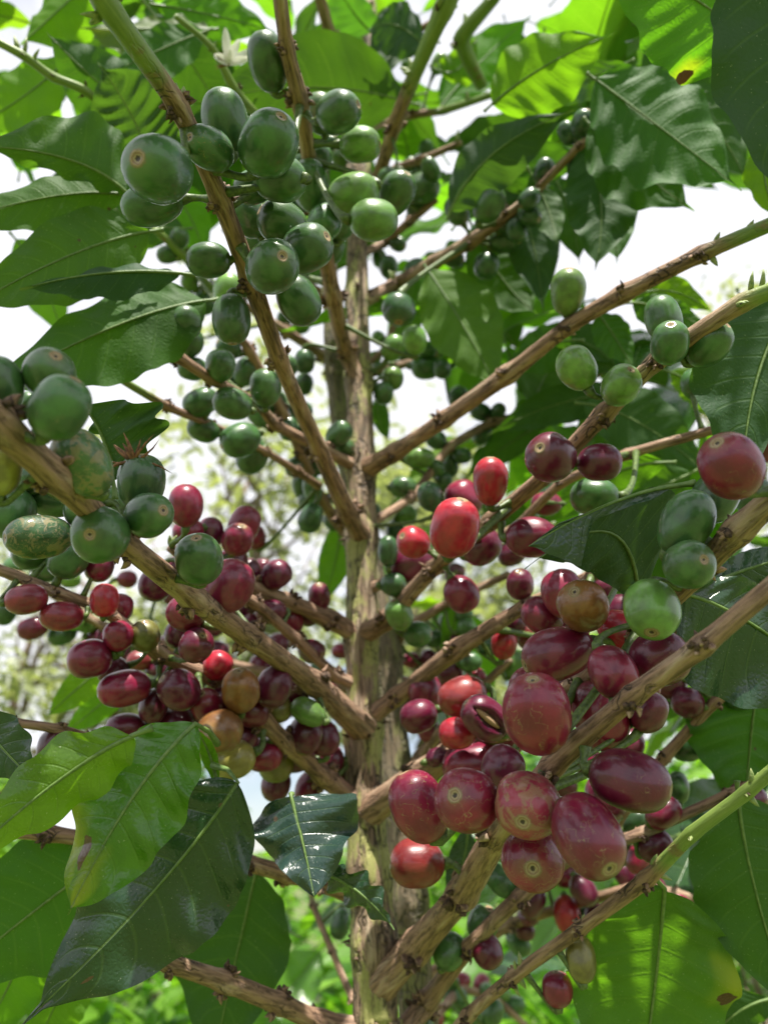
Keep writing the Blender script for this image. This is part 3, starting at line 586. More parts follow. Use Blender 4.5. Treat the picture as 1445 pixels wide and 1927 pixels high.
lf((340,515,.31), (200,500,.30), (38,545,.29), 50, 26, .0, .01, 'u', CG, .4)
lf((388,566,.34), (230,585,.32), (-50,750,.30), 110, 82, .0, .01, 'u', CM, .42)
lf((214,905,.245), (205,815,.245), (150,755,.24), 18, 130, .01, -.004, 'u', CG, .35, wave=.14)
lf((345,430,.50), (250,430,.5), (195,375,.5), 50, 40, 0, 0, 'u', CD, .35)
lf((300,330,.52), (370,400,.52), (388,495,.52), 40, 40, 0, 0, 'u', CB, .6)
lf((130,110,.5), (40,200,.5), (-60,240,.5), 60, 60, 0, 0, 'u', CY, .6)
lf((30,450,.5),(90,520,.5),(120,640,.5), 50, 50, 0, 0, 'u', CY, .55)
lf((470,180,.55),(560,260,.55),(610,330,.55), 50, 50, 0, 0, 'u', CB, .6, tree='B')
lf((300,10,.50),(400,25,.52),(520,60,.55), 50, 50, 0, 0, 'u', CB, .5, tree='B')
lf((470,190,.50),(400,240,.52),(330,330,.55), 55, 50, 0, 0, 'u', CD, .4, tree='B')
lf((640,120,.62),(600,160,.62),(570,260,.62), 45, 45, 0, 0, 'u', CM, .5, tree='B')
# top middle
lf((800,90,.56),(740,20,.56),(690,60,.54), 60, 50, 0, 0, 'u', CG, .3)
lf((815,75,.6),(760,50,.6),(690,170,.58), 30, 75, .0, .0, 'u', CG, .3)
lf((700,60,.60),(670,40,.58),(620,-50,.55), 50, 34, 0, 0, 't', (.06,.16,.04), .3)
lf((830,200,.64),(900,110,.66),(1000,30,.68), 50, 50, 0, 0, 'u', CB, .6, tree='B')
lf((820,130,.62),(870,160,.62),(900,60,.62), 36, 36, 0, 0, 'u', CY, .65, tree='B')
lf((770,300,.70),(765,250,.70),(720,120,.70), 60, 60, 0, 0, 'u', CB, .6, tree='B')
# upper right
lf((926,196,.44), (1010,120,.43), (1155,62,.42), 72, 78, .004, .004, 'u', CY, .5, wave=.07)
lf((1430,90,.31), (1330,10,.30), (1130,-120,.29), 150, 100, .0, .0, 'u', (.07,.21,.015), .55, spots=((.30,-.93,.10),), yel=((.30,-.9,.22),))
lf((1490,-230,.205), (1440,120,.205), (1490,415,.205), 140, 128, -.004, .0, 'u', CX, .22)
lf((1120,150,.40), (1230,230,.39), (1395,358,.37), 118, 112, .006, .0, 'u', CM, .38, corr=.02)
lf((1110,235,.42), (1180,310,.41), (1306,398,.40), 80, 80, .0, .0, 'u', CM, .4)
lf((1215,90,.47), (1330,190,.46), (1410,350,.45), 70, 80, .0, .0, 'u', CD, .4)
lf((1040,330,.52), (1080,400,.52), (1090,500,.52), 40, 40, .0, .0, 'u', CD, .4)
lf((1105,270,.44), (1150,380,.43), (1118,512,.42), 72, 66, .0, .0, 'u', CD, .32)
lf((1120,300,.47), (1160,400,.46), (1160,500,.45), 50, 60, .0, .0, 'u', CM, .4)
lf((955,330,.50), (1010,430,.50), (1022,590,.48), 55, 55, .0, .0, 'u', CG, .32)
lf((890,430,.52), (940,540,.52), (1012,592,.50), 56, 56, .0, .0, 'u', CM, .4)
lf((1000,330,.48), (1040,400,.48), (1048,462,.46), 30, 36, .0, .0, 'u', CM, .45)
lf((848,395,.45), (900,270,.44), (1085,205,.42), 50, 60, .004, .006, 'u', CG, .35, wave=.09)
lf((860,420,.50), (960,290,.50), (1145,300,.48), 60, 40, 0, 0, 'u', CM, .45)
lf((1175,120,.48), (1080,160,.5), (985,190,.5), 40, 30, .0, .0, 't', CM, .4)
lf((1130,190,.56), (1180,200,.56), (1220,170,.56), 34, 34, .0, .0, 'u', CY, .7)
lf((805,508,.50), (870,600,.48), (940,740,.46), 82, 66, .004, .004, 'u', CB, .4)
lf((1500,560,.29), (1400,680,.28), (1395,930,.27), 80, 130, .0, .0, 'u', CG, .35)
lf((1470,260,.36), (1400,320,.36), (1480,430,.36), 50, 40, .0, .0, 'u', CY, .6)
lf((1185,562,.44), (1260,520,.44), (1345,592,.44), 34, 30, .0, .0, 'u', CY, .6)
lf((1190,570,.42), (1240,570,.42), (1345,625,.41), 28, 42, .0, .0, 'u', CM, .45)
lf((1125,590,.46), (1150,620,.46), (1195,700,.45), 34, 38, .0, .0, 'u', CM, .4, corr=.04)
lf((1010,640,.50), (1100,620,.5), (1160,690,.50), 40, 30, .0, .0, 'u', CD, .35)
lf((1080,640,.46), (1030,640,.47), (950,700,.48), 50, 40, .0, .0, 'u', CM, .4)
lf((1100,760,.46), (1200,770,.45), (1345,905,.44), 66, 60, .0, .0, 'u', CD, .35)
lf((1190,740,.50), (1050,740,.5), (915,820,.50), 40, 36, .0, .0, 'u', CD, .35)
lf((1260,700,.44), (1320,720,.44), (1345,800,.44), 50, 30, .0, .0, 'u', CY, .6)
lf((1250,870,.42), (1130,870,.43), (1010,1000,.44), 46, 40, .0, .0, 'u', CB, .5)
lf((1300,890,.44), (1200,940,.44), (1080,960,.44), 50, 50, .0, .0, 'u', CM, .45)
lf((1180,700,.52), (1150,860,.52), (1050,960,.52), 60, 60, .0, .0, 'u', CB, .5)
lf((1020,800,.56), (950,830,.56), (880,900,.56), 30, 30, .0, .0, 'u', CD, .4)
lf((1390,1130,.34), (1250,1130,.34), (1120,1260,.34), 40, 60, .0, .0, 'u', CB, .5)
# folded leaf over the red cluster; sky gloss put into the flap's grey colour
lf((1270,914,.229), (1150,930,.228), (993,1028,.232), 78, 8, -.003, .0, 't', (.10,.13,.125), .06, wave=.02, corr=.03, prof=lambda u: (.22*min(1, u*5)+.85*max(0, 1-abs(u-.79)/.19)**1.3)*min(1, (1-u)*14))
FLAP = LV.pop()
lf((1200,1128,.262), (1190,900,.245), (988,1072,.234), 84, 112, .002, .004, 'u', CX, .16, skl=15, skr=-92, wave=.04, also=FLAP)
# right edge
lf((1288,1118,.262), (1400,1140,.262), (1620,1330,.26), 75, 160, .004, .0, 't', CX, .12, corr=.02)
lf((1345,1095,.275), (1420,1060,.275), (1560,1030,.27), 30, 34, .004, .0, 't', CX, .12)
lf((1430,1230,.345), (1412,1370,.345), (1398,1540,.34), 100, 125, .004, .0, 'u', CM, .33, corr=.045)
lf((1388,1500,.29), (1400,1650,.285), (1500,1930,.28), 118, 110, .004, .004, 'u', CM, .32)
lf((1340,1290,.40), (1300,1200,.4), (1260,1120,.4), 40, 50, .0, .0, 'u', CB, .5)
lf((1300,1330,.42), (1180,1330,.42), (1060,1280,.42), 40, 40, .0, .0, 'u', CM, .4)
lf((1250,1672,.272), (1235,1850,.292), (1195,2130,.285), 160, 152, .004, .006, 'u', (.075,.15,.025), .42, spots=((.47,-.86,.09),), yel=((.42,-.9,.3),), pet=(1216,1655,.256))
lf((1445,1880,.36), (1350,1900,.36), (1290,2030,.36), 60, 50, .0, .0, 'u', CD, .35)
# lower left
lf((368,1362,.245), (245,1470,.232), (128,1722,.225), 104, 96, .002, .008, 't', (.065,.16,.020), .40, wave=.15, corr=.03, spots=((.80,.42,.15),(1.0,0,.05)), yel=((1.0,0,.7),(.8,.9,.5)), pet=(410,1400,.26), prof=lambda u: max(0, math.sin(math.pi*min(u/.97, 1)**1.12))**.62)
lf((448,1472,.27), (330,1660,.262), (35,1935,.25), 142, 122, .004, .008, 't', CX, .20, corr=.022, wave=.10, spots=((.93,-.3,.05),(.80,-.38,.04)), pet=(400,1440,.28))
lf((250,1385,.225), (120,1440,.22), (-110,1660,.215), 72, 66, .010, .002, 't', (.10,.20,.02), .45, wave=.12)
lf((548,1500,.285), (572,1590,.275), (592,1688,.265), 140, 110, .004, .004, 't', (.022,.045,.042), .10, pet=(549,1495,.287), corr=.010, wave=.14, waves=3, prof=lambda u: min(1, u*5)**.5*(max(0, 1-u)**.85)*(1+.45*u))
lf((598,1640,.285), (680,1665,.28), (742,1750,.272), 34, 46, .0, .008, 't', CX, .12, wave=.16)
lf((200,1615,.31), (90,1690,.305), (-140,1880,.30), 130, 120, .004, .0, 'u', CM, .38)
lf((482,1640,.37), (450,1780,.365), (395,2020,.36), 95, 130, .0, .004, 'u', CD, .3)
lf((-60,1340,.25), (0,1400,.245), (72,1480,.24), 60, 62, .0, .0, 't', CG, .15)
lf((195,1255,.46), (150,1290,.46), (85,1352,.46), 32, 30, .0, .0, 'u', CY, .6)
lf((410,1480,.285),(395,1400,.285),(365,1370,.27), 16, 14, .0, .0, 'u', CB, .6)
lf((250,1270,.50), (200,1320,.5), (110,1390,.50), 30, 30, .0, .0, 'u', CB, .6, tree='B')
lf((640,985,.58), (640,1050,.58), (603,1148,.58), 30, 32, .0, .0, 'u', CB, .35, tree='B')
lf((712,740,.62), (705,790,.62), (733,832,.62), 20, 14, .0, .0, 'u', CD, .35, tree='B')
lf((860,1090,.50), (870,1150,.5), (825,1260,.5), 24, 24, .0, .0, 'u', CB, .5, tree='B')
lf((880,1560,.36), (880,1620,.36), (835,1720,.36), 24, 28, .0, .0, 't', CG, .15)
lf((40,1790,.38),(30,1850,.38),(-60,1990,.38), 60, 60, 0, 0, 'u', CB, .6)
lf((140,1810,.40),(110,1880,.40),(60,1990,.40), 60, 60, 0, 0, 'u', CB, .5)

M_RIB = mat_simple('leaf_midrib', (.08, .15, .03), (.15, .23, .06), 500, .5)
mats_leaf = [M_LEAF, M_RIB]
def px_leaf(L_):
    b, m_, t = (P(*L_[q]) for q in 'bmt'); mid = bez(b, m_, t)
    bx, by, bd = L_['b']; tx, ty, td = L_['t']; dx, dy = tx-bx, ty-by; ln = math.hypot(dx, dy); dx /= ln; dy /= ln
    d = L_['m'][2]
    left = RT*(dy)+UP*(dx)                                       # 90 deg to the left of base->tip as seen in the picture
    # picture direction (dx,dy) has world (RT*dx - UP*dy); its left is (RT*dy + UP*dx)
    SL = left*(L_['wl']*d/F)+FW*L_['fl']; SR = left*(-L_['wr']*d/F)+FW*L_['fr']
    al_ = RT*dx-UP*dy; SL = SL+al_*(L_['skl']*d/F); SR = SR+al_*(L_['skr']*d/F); nn = (t-b).cross(SL-SR).normalized()
    if nn.dot(FW) < 0: nn = -nn                                    # away from the camera
    if L_['side'] == 't': nn = -nn
    mb = MB(); pet = P(*L_['pet']) if L_['pet'] else b-(m_-b).normalized()*.006
    leaf_mesh(mb, mid, SL, SR, nn, petiole=pet, nu=84 if L_['k'].get('spots') else 56, nv=14 if L_['k'].get('spots') else 9, **L_['k'])
    if L_['also']:
        m2, _ = px_leaf(L_['also']); n0 = len(mb.v)
        mb.v += m2.v; mb.f += [tuple(i+n0 for i in f) for f in m2.f]; mb.m += m2.m
        for k, a in m2.at.items():
            for i, x in a.items(): mb.at[k][n0+i] = x
    return mb, b
# leaves of the crown that nobody could place one by one from the photo: scattered in space over the stems
def free_leaf(base, dirv, nrm, ln, wd, mat_unused=None):
    dirv = dirv.normalized(); side = dirv.cross(nrm).normalized(); nrm = side.cross(dirv).normalized()
    droop = ln*rng.uniform(.08, .3); fold = wd*rng.uniform(.02, .18)
    tip = base+dirv*ln-Vector((0, 0, droop)); m_ = base+dirv*ln*.5+Vector((0, 0, droop*.25))
    mb = MB(); leaf_mesh(mb, bez(base, m_, tip), side*(wd/2)+nrm*fold, side*(-wd/2)+nrm*fold, nrm, nu=36, nv=6, petiole=base-dirv*.012)
    return mb
# ------------------------------------------------------------------ build the coffee trees
def stem_points(st):
    pl = [(P(p[0], p[1], p[2]), p[3]/2*p[2]/F*.88, 0.) for p in st]
    b = pl[0][0]; r = pl[0][1]
    low = [(Vector((b.x, b.y, -.05)), r*1.9, 0.), (Vector((b.x, b.y, .15)), r*1.35, 0.), (Vector((b.x, b.y, b.z*.6)), r*1.15, 0.)]
    return low+pl
def build_stem(name, st, tree, seed):
    pts = stem_points(st); rs = catmull(pts, .004)
    mb = MB(); ps = [q[0] for q in rs]; rr = [q[1] for q in rs]; ns = [ps[i] for i, q in enumerate(rs) if q[3] > 4]
    for i, p in enumerate(ps):
        for c in ns:
            d = (p-c).length
            if d < .04: rr[i] *= 1+.20*math.exp(-(d/.009)**2)
    tube(mb, ps, rr, 64, 0, rough=.12, seed=seed)
    for c in ns:                                              # dry leaf scars and torn bark at the nodes
        for k in range(9):
            an = rng.uniform(0, 6.28); r = [q[1] for q in rs if (q[0]-c).length < .006] or [.01]
            dv = Vector((math.cos(an), math.sin(an), rng.uniform(-.3, .6))).normalized()
            spike(mb, c+Vector((math.cos(an), math.sin(an), 0))*r[0]*1.0+Vector((0, 0, rng.uniform(-.005, .005))), dv, rng.uniform(.002, .006), rng.uniform(.0006, .0016), 1 if rng.random() < .7 else 0)
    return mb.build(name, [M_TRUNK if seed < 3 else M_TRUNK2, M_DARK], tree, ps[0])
pA = stem_points(STEM)[0][0]; pB = stem_points(STEM2)[0][0]
treeA = empty('coffee_tree', Vector((pA.x, pA.y, 0)), 'nearest coffee tree with a mossy grey brown trunk, loaded with green and red cherries', 'coffee tree', 'coffee trees')
treeB = empty('coffee_tree', Vector((pB.x, pB.y, 0)), 'thinner shaded coffee stem standing close behind the mossy main trunk and crossing it', 'coffee tree', 'coffee trees')
TC = Vector((-.35, .62, 0))
treeC = empty('coffee_tree', TC, 'leafy coffee tree at upper left behind the main trunk, bearing a white blossom', 'coffee tree', 'coffee trees')
for t in (treeA, treeB, treeC): WLOC[t] = Vector(t.location)
TREES = {'A': treeA, 'B': treeB, 'C': treeC}
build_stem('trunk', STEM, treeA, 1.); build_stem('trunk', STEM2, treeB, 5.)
stc = [(TC, .016, 0), (TC+Vector((0, 0, .8)), .014, 0), (TC+Vector((.03, 0, 1.5)), .011, 0), (P(-120, 150, .62), .008, 0), (P(-90, -200, .75), .006, .5)]
mb = MB(); q = catmull(stc, .01); tube(mb, [a[0] for a in q], [a[1] for a in q], 20, 0, rough=.08); mb.build('trunk', [M_TRUNK], treeC, TC)

# buds and small green shoots: x, y, depth, angle, length px, width px
BUD = [(350,188,.222,95,32,14),(362,190,.222,60,26,12),(345,200,.222,120,24,8),(788,150,.46,110,30,9),(792,150,.46,150,28,9),(865,58,.55,88,30,10),(1212,1625,.25,95,38,12),(1222,1640,.25,60,26,10),
       (1240,1652,.25,-20,30,9),(1408,1482,.225,100,36,11),(1418,1484,.225,70,26,10),(1430,1510,.225,-60,30,10),(975,1812,.295,100,34,10),(985,1850,.295,-50,30,9),(975,1850,.295,-80,34,9),(960,1808,.295,120,26,8),
       (1092,1735,.27,95,20,7),(325,1005,.30,85,26,9),(335,1000,.30,60,30,9),(1330,450,.313,75,26,9),(1340,505,.313,-60,30,10),(1405,548,.247,95,50,9),(1415,545,.247,80,46,9),(1395,432,.30,60,26,10),
       (30,112,.40,100,34,9),(45,108,.40,70,36,7),(60,118,.40,60,30,6),(20,105,.40,160,30,9),(858,265,.575,100,30,7),(878,180,.635,95,20,8),(720,515,.55,70,26,8),(728,508,.55,110,24,8),(760,130,.46,-170,20,9)]
for tr, k_ in ((k[0], k) for k in allbr):
    b = allbr[k_]; dct = {'A': BR, 'B': BB, 'C': BC}[tr]; pts = dct[k_[1:]]
    pl = [(P(p[0], p[1], p[2]), p[3]/2*p[2]/F, p[4] if len(p) > 4 else 0.) for p in pts]
    rs = catmull(pl, .0022 if pts[0][2] < .56 else .004)
    ps = [q[0] for q in rs]; rr = [q[1]*.81 for q in rs]; gg = [q[2] for q in rs]
    nodes = [(pl[i][0], pl[i][1], pl[i][2]) for i in range(1, len(pl)-1)]
    if k_ in ('Athin_up', 'Aupper_left', 'Abig_right', 'Aright_arm'): pass
    for i, p in enumerate(ps):
        for (c, r, gn) in nodes:
            d = (p-c).length
            if d < r*4: rr[i] *= 1+(.22 if gn < .5 else .12)*math.exp(-(d/(r*.9))**2)
    # swollen foot where the branch leaves the trunk
    for i, p in enumerate(ps): rr[i] *= 1+.12*math.exp(-((p-ps[0]).length/(rr[0]*1.2))**2)
    mb = MB(); tube(mb, ps, rr, 22, 0, green=gg, rough=.075, seed=rng.uniform(0, 50))
    for (c, r, gn) in nodes:
        i0 = min(range(len(ps)), key=lambda i: (ps[i]-c).length); t = (ps[min(i0+2, len(ps)-1)]-ps[max(i0-2, 0)]).normalized(); a = t.orthogonal().normalized(); bb = t.cross(a)
        if gn < .5:
            for side in (0, math.pi):                         # opposite pairs of dry scales where leaves and fruit stood
                ph = rng.uniform(-.4, .4)
                for k in range(8):
                    an = side+ph+rng.gauss(0, .35); dv = a*math.cos(an)+bb*math.sin(an)
                    spike(mb, c+dv*r*1.0+t*rng.gauss(0, r*.35), (dv+t*rng.uniform(-.5, .9)+dv.orthogonal()*rng.uniform(-.5, .5)).normalized(), r*rng.uniform(.25, .75), r*rng.uniform(.16, .34), 1 if rng.random() < .6 else 0, .6)
        else:
            for side in (0, math.pi):
                dv = a*math.cos(side)+bb*math.sin(side)
                for k in range(3):
                    spike(mb, c+dv*r*.9+t*rng.gauss(0, r*.2), (dv*.8+t*rng.uniform(.2, 1)).normalized(), r*rng.uniform(.6, 1.2), r*rng.uniform(.15, .3), 2 if rng.random() < .6 else 1, .2)
    for f in b['fr']:
        sc = f['w']/2*f['d']/F; ce = P(f['x'], f['y'], f['d']); vr = (ce-CAM).normalized()
        r1 = (RT-vr*RT.dot(vr)).normalized(); u1 = r1.cross(vr)
        ax = (r1*math.cos(R(f['an']))+u1*math.sin(R(f['an'])))*math.cos(R(f['ti']))-vr*math.sin(R(f['ti'])); f['ax'] = ax; f['s_'] = sc; f['ce'] = ce
        foot = ce-ax*sc*f['ra']*.93
        j = min(range(len(ps)), key=lambda i: (ps[i]-foot).length)
        tgt = ps[j]; dist = (tgt-foot).length; f['dist'] = dist
        out_ = (foot-tgt).normalized(); st0 = tgt+out_*rr[j]*.8
        c1 = foot-ax*min(dist*.45, .008); c2 = st0+out_*min(dist*.3, .004)
        qs = [st0*((1-t)**3)+c2*(3*t*(1-t)**2)+c1*(3*t*t*(1-t))+foot*(t**3) for t in [i/9 for i in range(10)]]
        tr_ = max(.0011, sc*.19); tube(mb, qs, [tr_*(1.25-.5*math.sin(math.pi*i/9)+(.25 if i > 7 else 0)) for i in range(10)], 9, 3 if f['c'] != 'D' else 1, rough=.12, seed=f['x'])
    for (bx, by, bd, ban, bl, bw) in BUD:
        s, kk, _ = nearest(bx, by, bd, 900., 'ABC')
        if kk != k_: continue
        dv = RT*math.cos(R(ban))+UP*math.sin(R(ban))-FW*.2; p = P(bx, by, bd); jj = min(range(len(ps)), key=lambda i: math.hypot(cam_xyd(ps[i])[0]-bx, cam_xyd(ps[i])[1]-by)); p = ps[jj]+dv.normalized()*rr[jj]*.8
        spike(mb, p, dv.normalized(), bl*.75*bd/F, bw*.6*bd/F, 2, .25, 8)
    b['ob'] = mb.build('branch', [M_BARK, M_DARK, M_BUD, M_STALK], TREES[tr], ps[0])
    if any(g_ > .5 for g_ in gg) and max(gg) > .9: b['ob']['label'] = 'branch that turns green towards its tip'
# fruit
def split_mesh():
    me = fruit_mesh('split_cherry', 1.22, 3.3, True); me.materials.append(M_DARK); me.materials.append(M_SEED)
    for p in me.polygons:
        c = p.center; dz = c.z/1.22; ww = .26*max(0, 1-(dz/.75)**2); an = math.atan2(c.y, c.x)
        if abs((an+math.pi*.5)) < ww*1.25: p.material_index = 1
    import bmesh
    bm = bmesh.new(); bm.from_mesh(me)
    r = bmesh.ops.create_uvsphere(bm, u_segments=20, v_segments=14, radius=1., matrix=Matrix.Translation((.02, -.56, .05)) @ Matrix.Diagonal((.17, .22, .72, 1)))
    for f_ in {f_ for v in r['verts'] for f_ in v.link_faces}: f_.material_index = 2; f_.smooth = True
    bm.to_mesh(me); bm.free(); return me
NAME = {'g': 'green_cherry', 'd': 'green_cherry', 'b': 'green_cherry', 'l': 'green_cherry', 'o': 'turning_cherry', 'y': 'turning_cherry', 'n': 'turning_cherry', 'D': 'withered_cherry'}
for f in fruits:
    me = split_mesh() if f.get('split') else FM[min(RATIOS, key=lambda r: abs(r-f['ra']))][rng.randrange(3)]
    ax = f['ax']; par = allbr[f['k']]['ob']
    o = link(NAME.get(f['c'], 'ripe_cherry'), me, par, f['ce'])
    if f.get('split'):
        y = (FW-ax*FW.dot(ax)).normalized(); x = y.cross(ax); m3 = Matrix((x, y, ax)).transposed(); o.rotation_euler = (m3 @ Matrix.Rotation(R(14), 3, 'Z')).to_euler()
        o['label'] = 'dark ripe cherry split open along its side with the pale seed showing'
    else: o.rotation_euler = (ax.to_track_quat('Z', 'Y').to_matrix() @ Matrix.Rotation(rng.uniform(0, 6.28), 3, 'Z')).to_euler()
    o.scale = (f['s_']*rng.uniform(.96, 1.04), f['s_']*rng.uniform(.96, 1.04), f['s_']*rng.uniform(.95, 1.05))
    c = K[f['c']]; j = rng.uniform(.85, 1.15); o.color = (c[0]*j*rng.uniform(.92, 1.1), c[1]*j, c[2]*j, f['sc'])
    if f['sc'] >= .9: o['label'] = {'g': 'green cherry with pale brown scars across its side', 'd': 'dark green cherry covered in a net of brown scars', 'P': 'mottled pink and tan cherry with a scabby top'}.get(f['c'], 'scarred cherry')
    elif f['c'] == 'y': o['label'] = 'yellowish green cherry just turning'
    elif f['c'] == 'n': o['label'] = 'orange brown cherry half way to ripe'
    f['o'] = o
# dried flower on the dark green cherry at the left
ff = min(fruits, key=lambda f: math.hypot(f['x']-267, f['y']-907)); d0 = ff['d']-.004
mb = MB()
for an, ln_, w_ in ((120, 40, 6), (95, 52, 5), (160, 50, 4), (70, 44, 4), (60, 60, 3), (140, 60, 4), (20, 60, 3), (200, 45, 3), (265, 34, 9), (250, 26, 7), (5, 70, 3), (185, 70, 4)):
    spike(mb, P(253, 868, d0), (RT*math.cos(R(an))+UP*math.sin(R(an))-FW*rng.uniform(-.1, .5)).normalized(), ln_*d0/F, w_*d0/F, 0, .5, 6)
o = mb.build('dried_flower', [M_DRY], allbr[ff['k']]['ob'], P(253, 868, d0)); o['label'] = 'shrivelled brown flower stuck to a green cherry'
# white blossom
mb = MB(); d0 = .41; fc = P(432, 122, d0)
for an, ln_, dep in ((95, 66, -.3), (60, 50, -.5), (38, 66, .1), (125, 40, .4), (15, 42, -.2), (150, 34, -.4)):
    dv = (RT*math.cos(R(an))+UP*math.sin(R(an))+FW*dep).normalized(); sd = dv.cross(FW).normalized(); ln = ln_*d0/F; vs = []; fs = []
    for i in range(9):
        u = i/8; wd = .0024*math.sin(math.pi*(.12+.86*u))**.7
        for j in (-1, 0, 1): vs.append(fc+dv*ln*u+sd*wd*j+FW.cross(sd)*0-FW*(.0012*(abs(j))-.003*u*u))
    for i in range(8):
        for j in (0, 1): a = i*3+j; fs.append((a, a+1, a+4, a+3))
    mb.add(vs, fs, 0)
for k in range(9):
    an = rng.uniform(100, 200); spike(mb, fc, (RT*math.cos(R(an))+UP*math.sin(R(an))).normalized(), .008, .0006, 1, .4)
o = mb.build('flower', [M_PETAL, M_DRY], allbr['Ca']['ob'], fc); o['label'] = 'white star shaped coffee blossom'
# leaves placed from the photograph
SHADE_N = 75
LB = {'A': [], 'B': [], 'C': []}
def put_leaf(mb, base, tree, col, al, label=None):
    x, y, d = cam_xyd(base); s, k, i = nearest(x, y, d, 1500., tree)
    o = mb.build('leaf', mats_leaf, allbr[k]['ob'], base); o.color = tuple(c*rng.uniform(.9, 1.1) for c in col)+(al,)
    if label: o['label'] = label
    return o
for L_ in LV:
    mb, b = px_leaf(L_); bx = L_['b'][0]
    tree = L_['tree'] if not (L_['b'][2] > .37 and bx < 480 and L_['b'][1] < 480) else 'C'
    lab = 'leaf with a brown dead spot' if L_['k'].get('spots') else ('dark leaf seen from its glossy upper side' if L_['side'] == 't' else None)
    put_leaf(mb, b, tree, L_['col'], L_['al'], lab)
SUNNY = [P(*q) for q in ((690,820,.46),(690,950,.45),(690,1040,.44),(690,1160,.42),(690,1310,.41),(690,1460,.395),(690,700,.49),(200,1600,.225),(230,1500,.23),(690,1230,.41),(695,1400,.40),(690,1100,.43),(560,1430,.365),(900,740,.39),(1000,660,.37),(1180,1840,.26),(1150,1780,.26),(922,880,.32),(855,960,.28),(1068,525,.33),(665,350,.30),(690,265,.32),
   (1260,1610,.245),(1030,895,.31),(1150,1700,.265),(1085,680,.3),(1167,710,.3),(1127,855,.3),(1250,680,.27),(45,1110,.32),(117,1145,.32),(197,1115,.34),(410,1240,.35),(1067,1730,.34),(620,1140,.42),(670,870,.47),(1050,30,.43),(950,210,.6),(860,1380,.35),(1240,100,.3),(560,420,.27),(1000,1000,.3))]
def shades(c, rad):
    for q in SUNNY:
        v = c-q; t = v.dot(SUN_DIR)
        if t > 0 and (v-SUN_DIR*t).length < rad: return True
    return False
# further leaves of the three crowns, scattered in space
HOLES = [(110,398,120,34),(330,690,150,70),(200,690,60,40),(20,85,40,45),(1290,440,130,85),(1062,470,34,70),(960,15,70,25),(990,1075,75,60),(50,1260,130,120),(480,900,130,150),(150,400,40,30),(560,1000,90,130),(20,420,60,25),(1420,440,60,60),(1180,480,40,50),(380,690,50,40)]
def free_ok(pts, frame_ok=True):
    for p in pts:
        x, y, d = cam_xyd(p)
        if d < .05: return False
        for (hx, hy, rx, ry) in HOLES:
            if ((x-hx)/rx)**2+((y-hy)/ry)**2 < 1.25: return False
    return True
cnt = {'A': 0, 'B': 0, 'C': 0}; tries = 0
REG = [(-80,1500,-260,330,.55,1.0,92,'BC'),(250,900,150,420,.62,1.0,14,'B'),(880,1450,560,1010,.50,.95,52,'B'),(1000,1450,-50,330,.56,.8,24,'B'),(700,1050,300,720,.68,1.0,16,'B'),(1050,1445,1150,1650,.42,.8,14,'B'),(-60,330,-60,330,.5,.8,12,'C'),(450,1450,1600,2050,.6,1.1,18,'B'),(700,1000,1050,1250,.6,.9,5,'B'),(-60,260,1550,1950,.45,.8,8,'C')]
for (x0, x1, y0, y1, d0, d1, n, trs) in REG:
    k = 0; tries = 0
    while k < n and tries < 600:
        tries += 1
        b = P(rng.uniform(x0, x1), rng.uniform(y0, y1), rng.uniform(d0, d1)); an = rng.uniform(0, 6.28)
        dv = Vector((math.cos(an), math.sin(an)*.8, rng.uniform(-.9, .25))); ln = rng.uniform(.09, .16); wd = ln*rng.uniform(.36, .46)
        nn = Vector((rng.gauss(0, .45), rng.gauss(0, .45)-.15, 1)).normalized()
        e = b+dv.normalized()*ln; sd = dv.normalized().cross(nn).normalized()*wd*.5; m_ = (b+e)*.5
        if min(cam_xyd(q_)[2] for q_ in (b, e)) < d0*.85: continue
        if shades(m_, .05): continue
        if not free_ok([b, b.lerp(e, .25), b.lerp(e, .75), m_, e, m_+sd, m_-sd]): continue
        mb = free_leaf(b, dv, nn, ln, wd)
        tr = 'C' if ('C' in trs and cam_xyd(b)[0] < 480) else 'B'
        r_ = rng.random(); col, al = (CB, .5) if r_ < .25 else ((CM, .4) if r_ < .5 else ((CD, .32) if r_ < .88 else (CY, .5)))
        put_leaf(mb, b, tr, col, al); k += 1
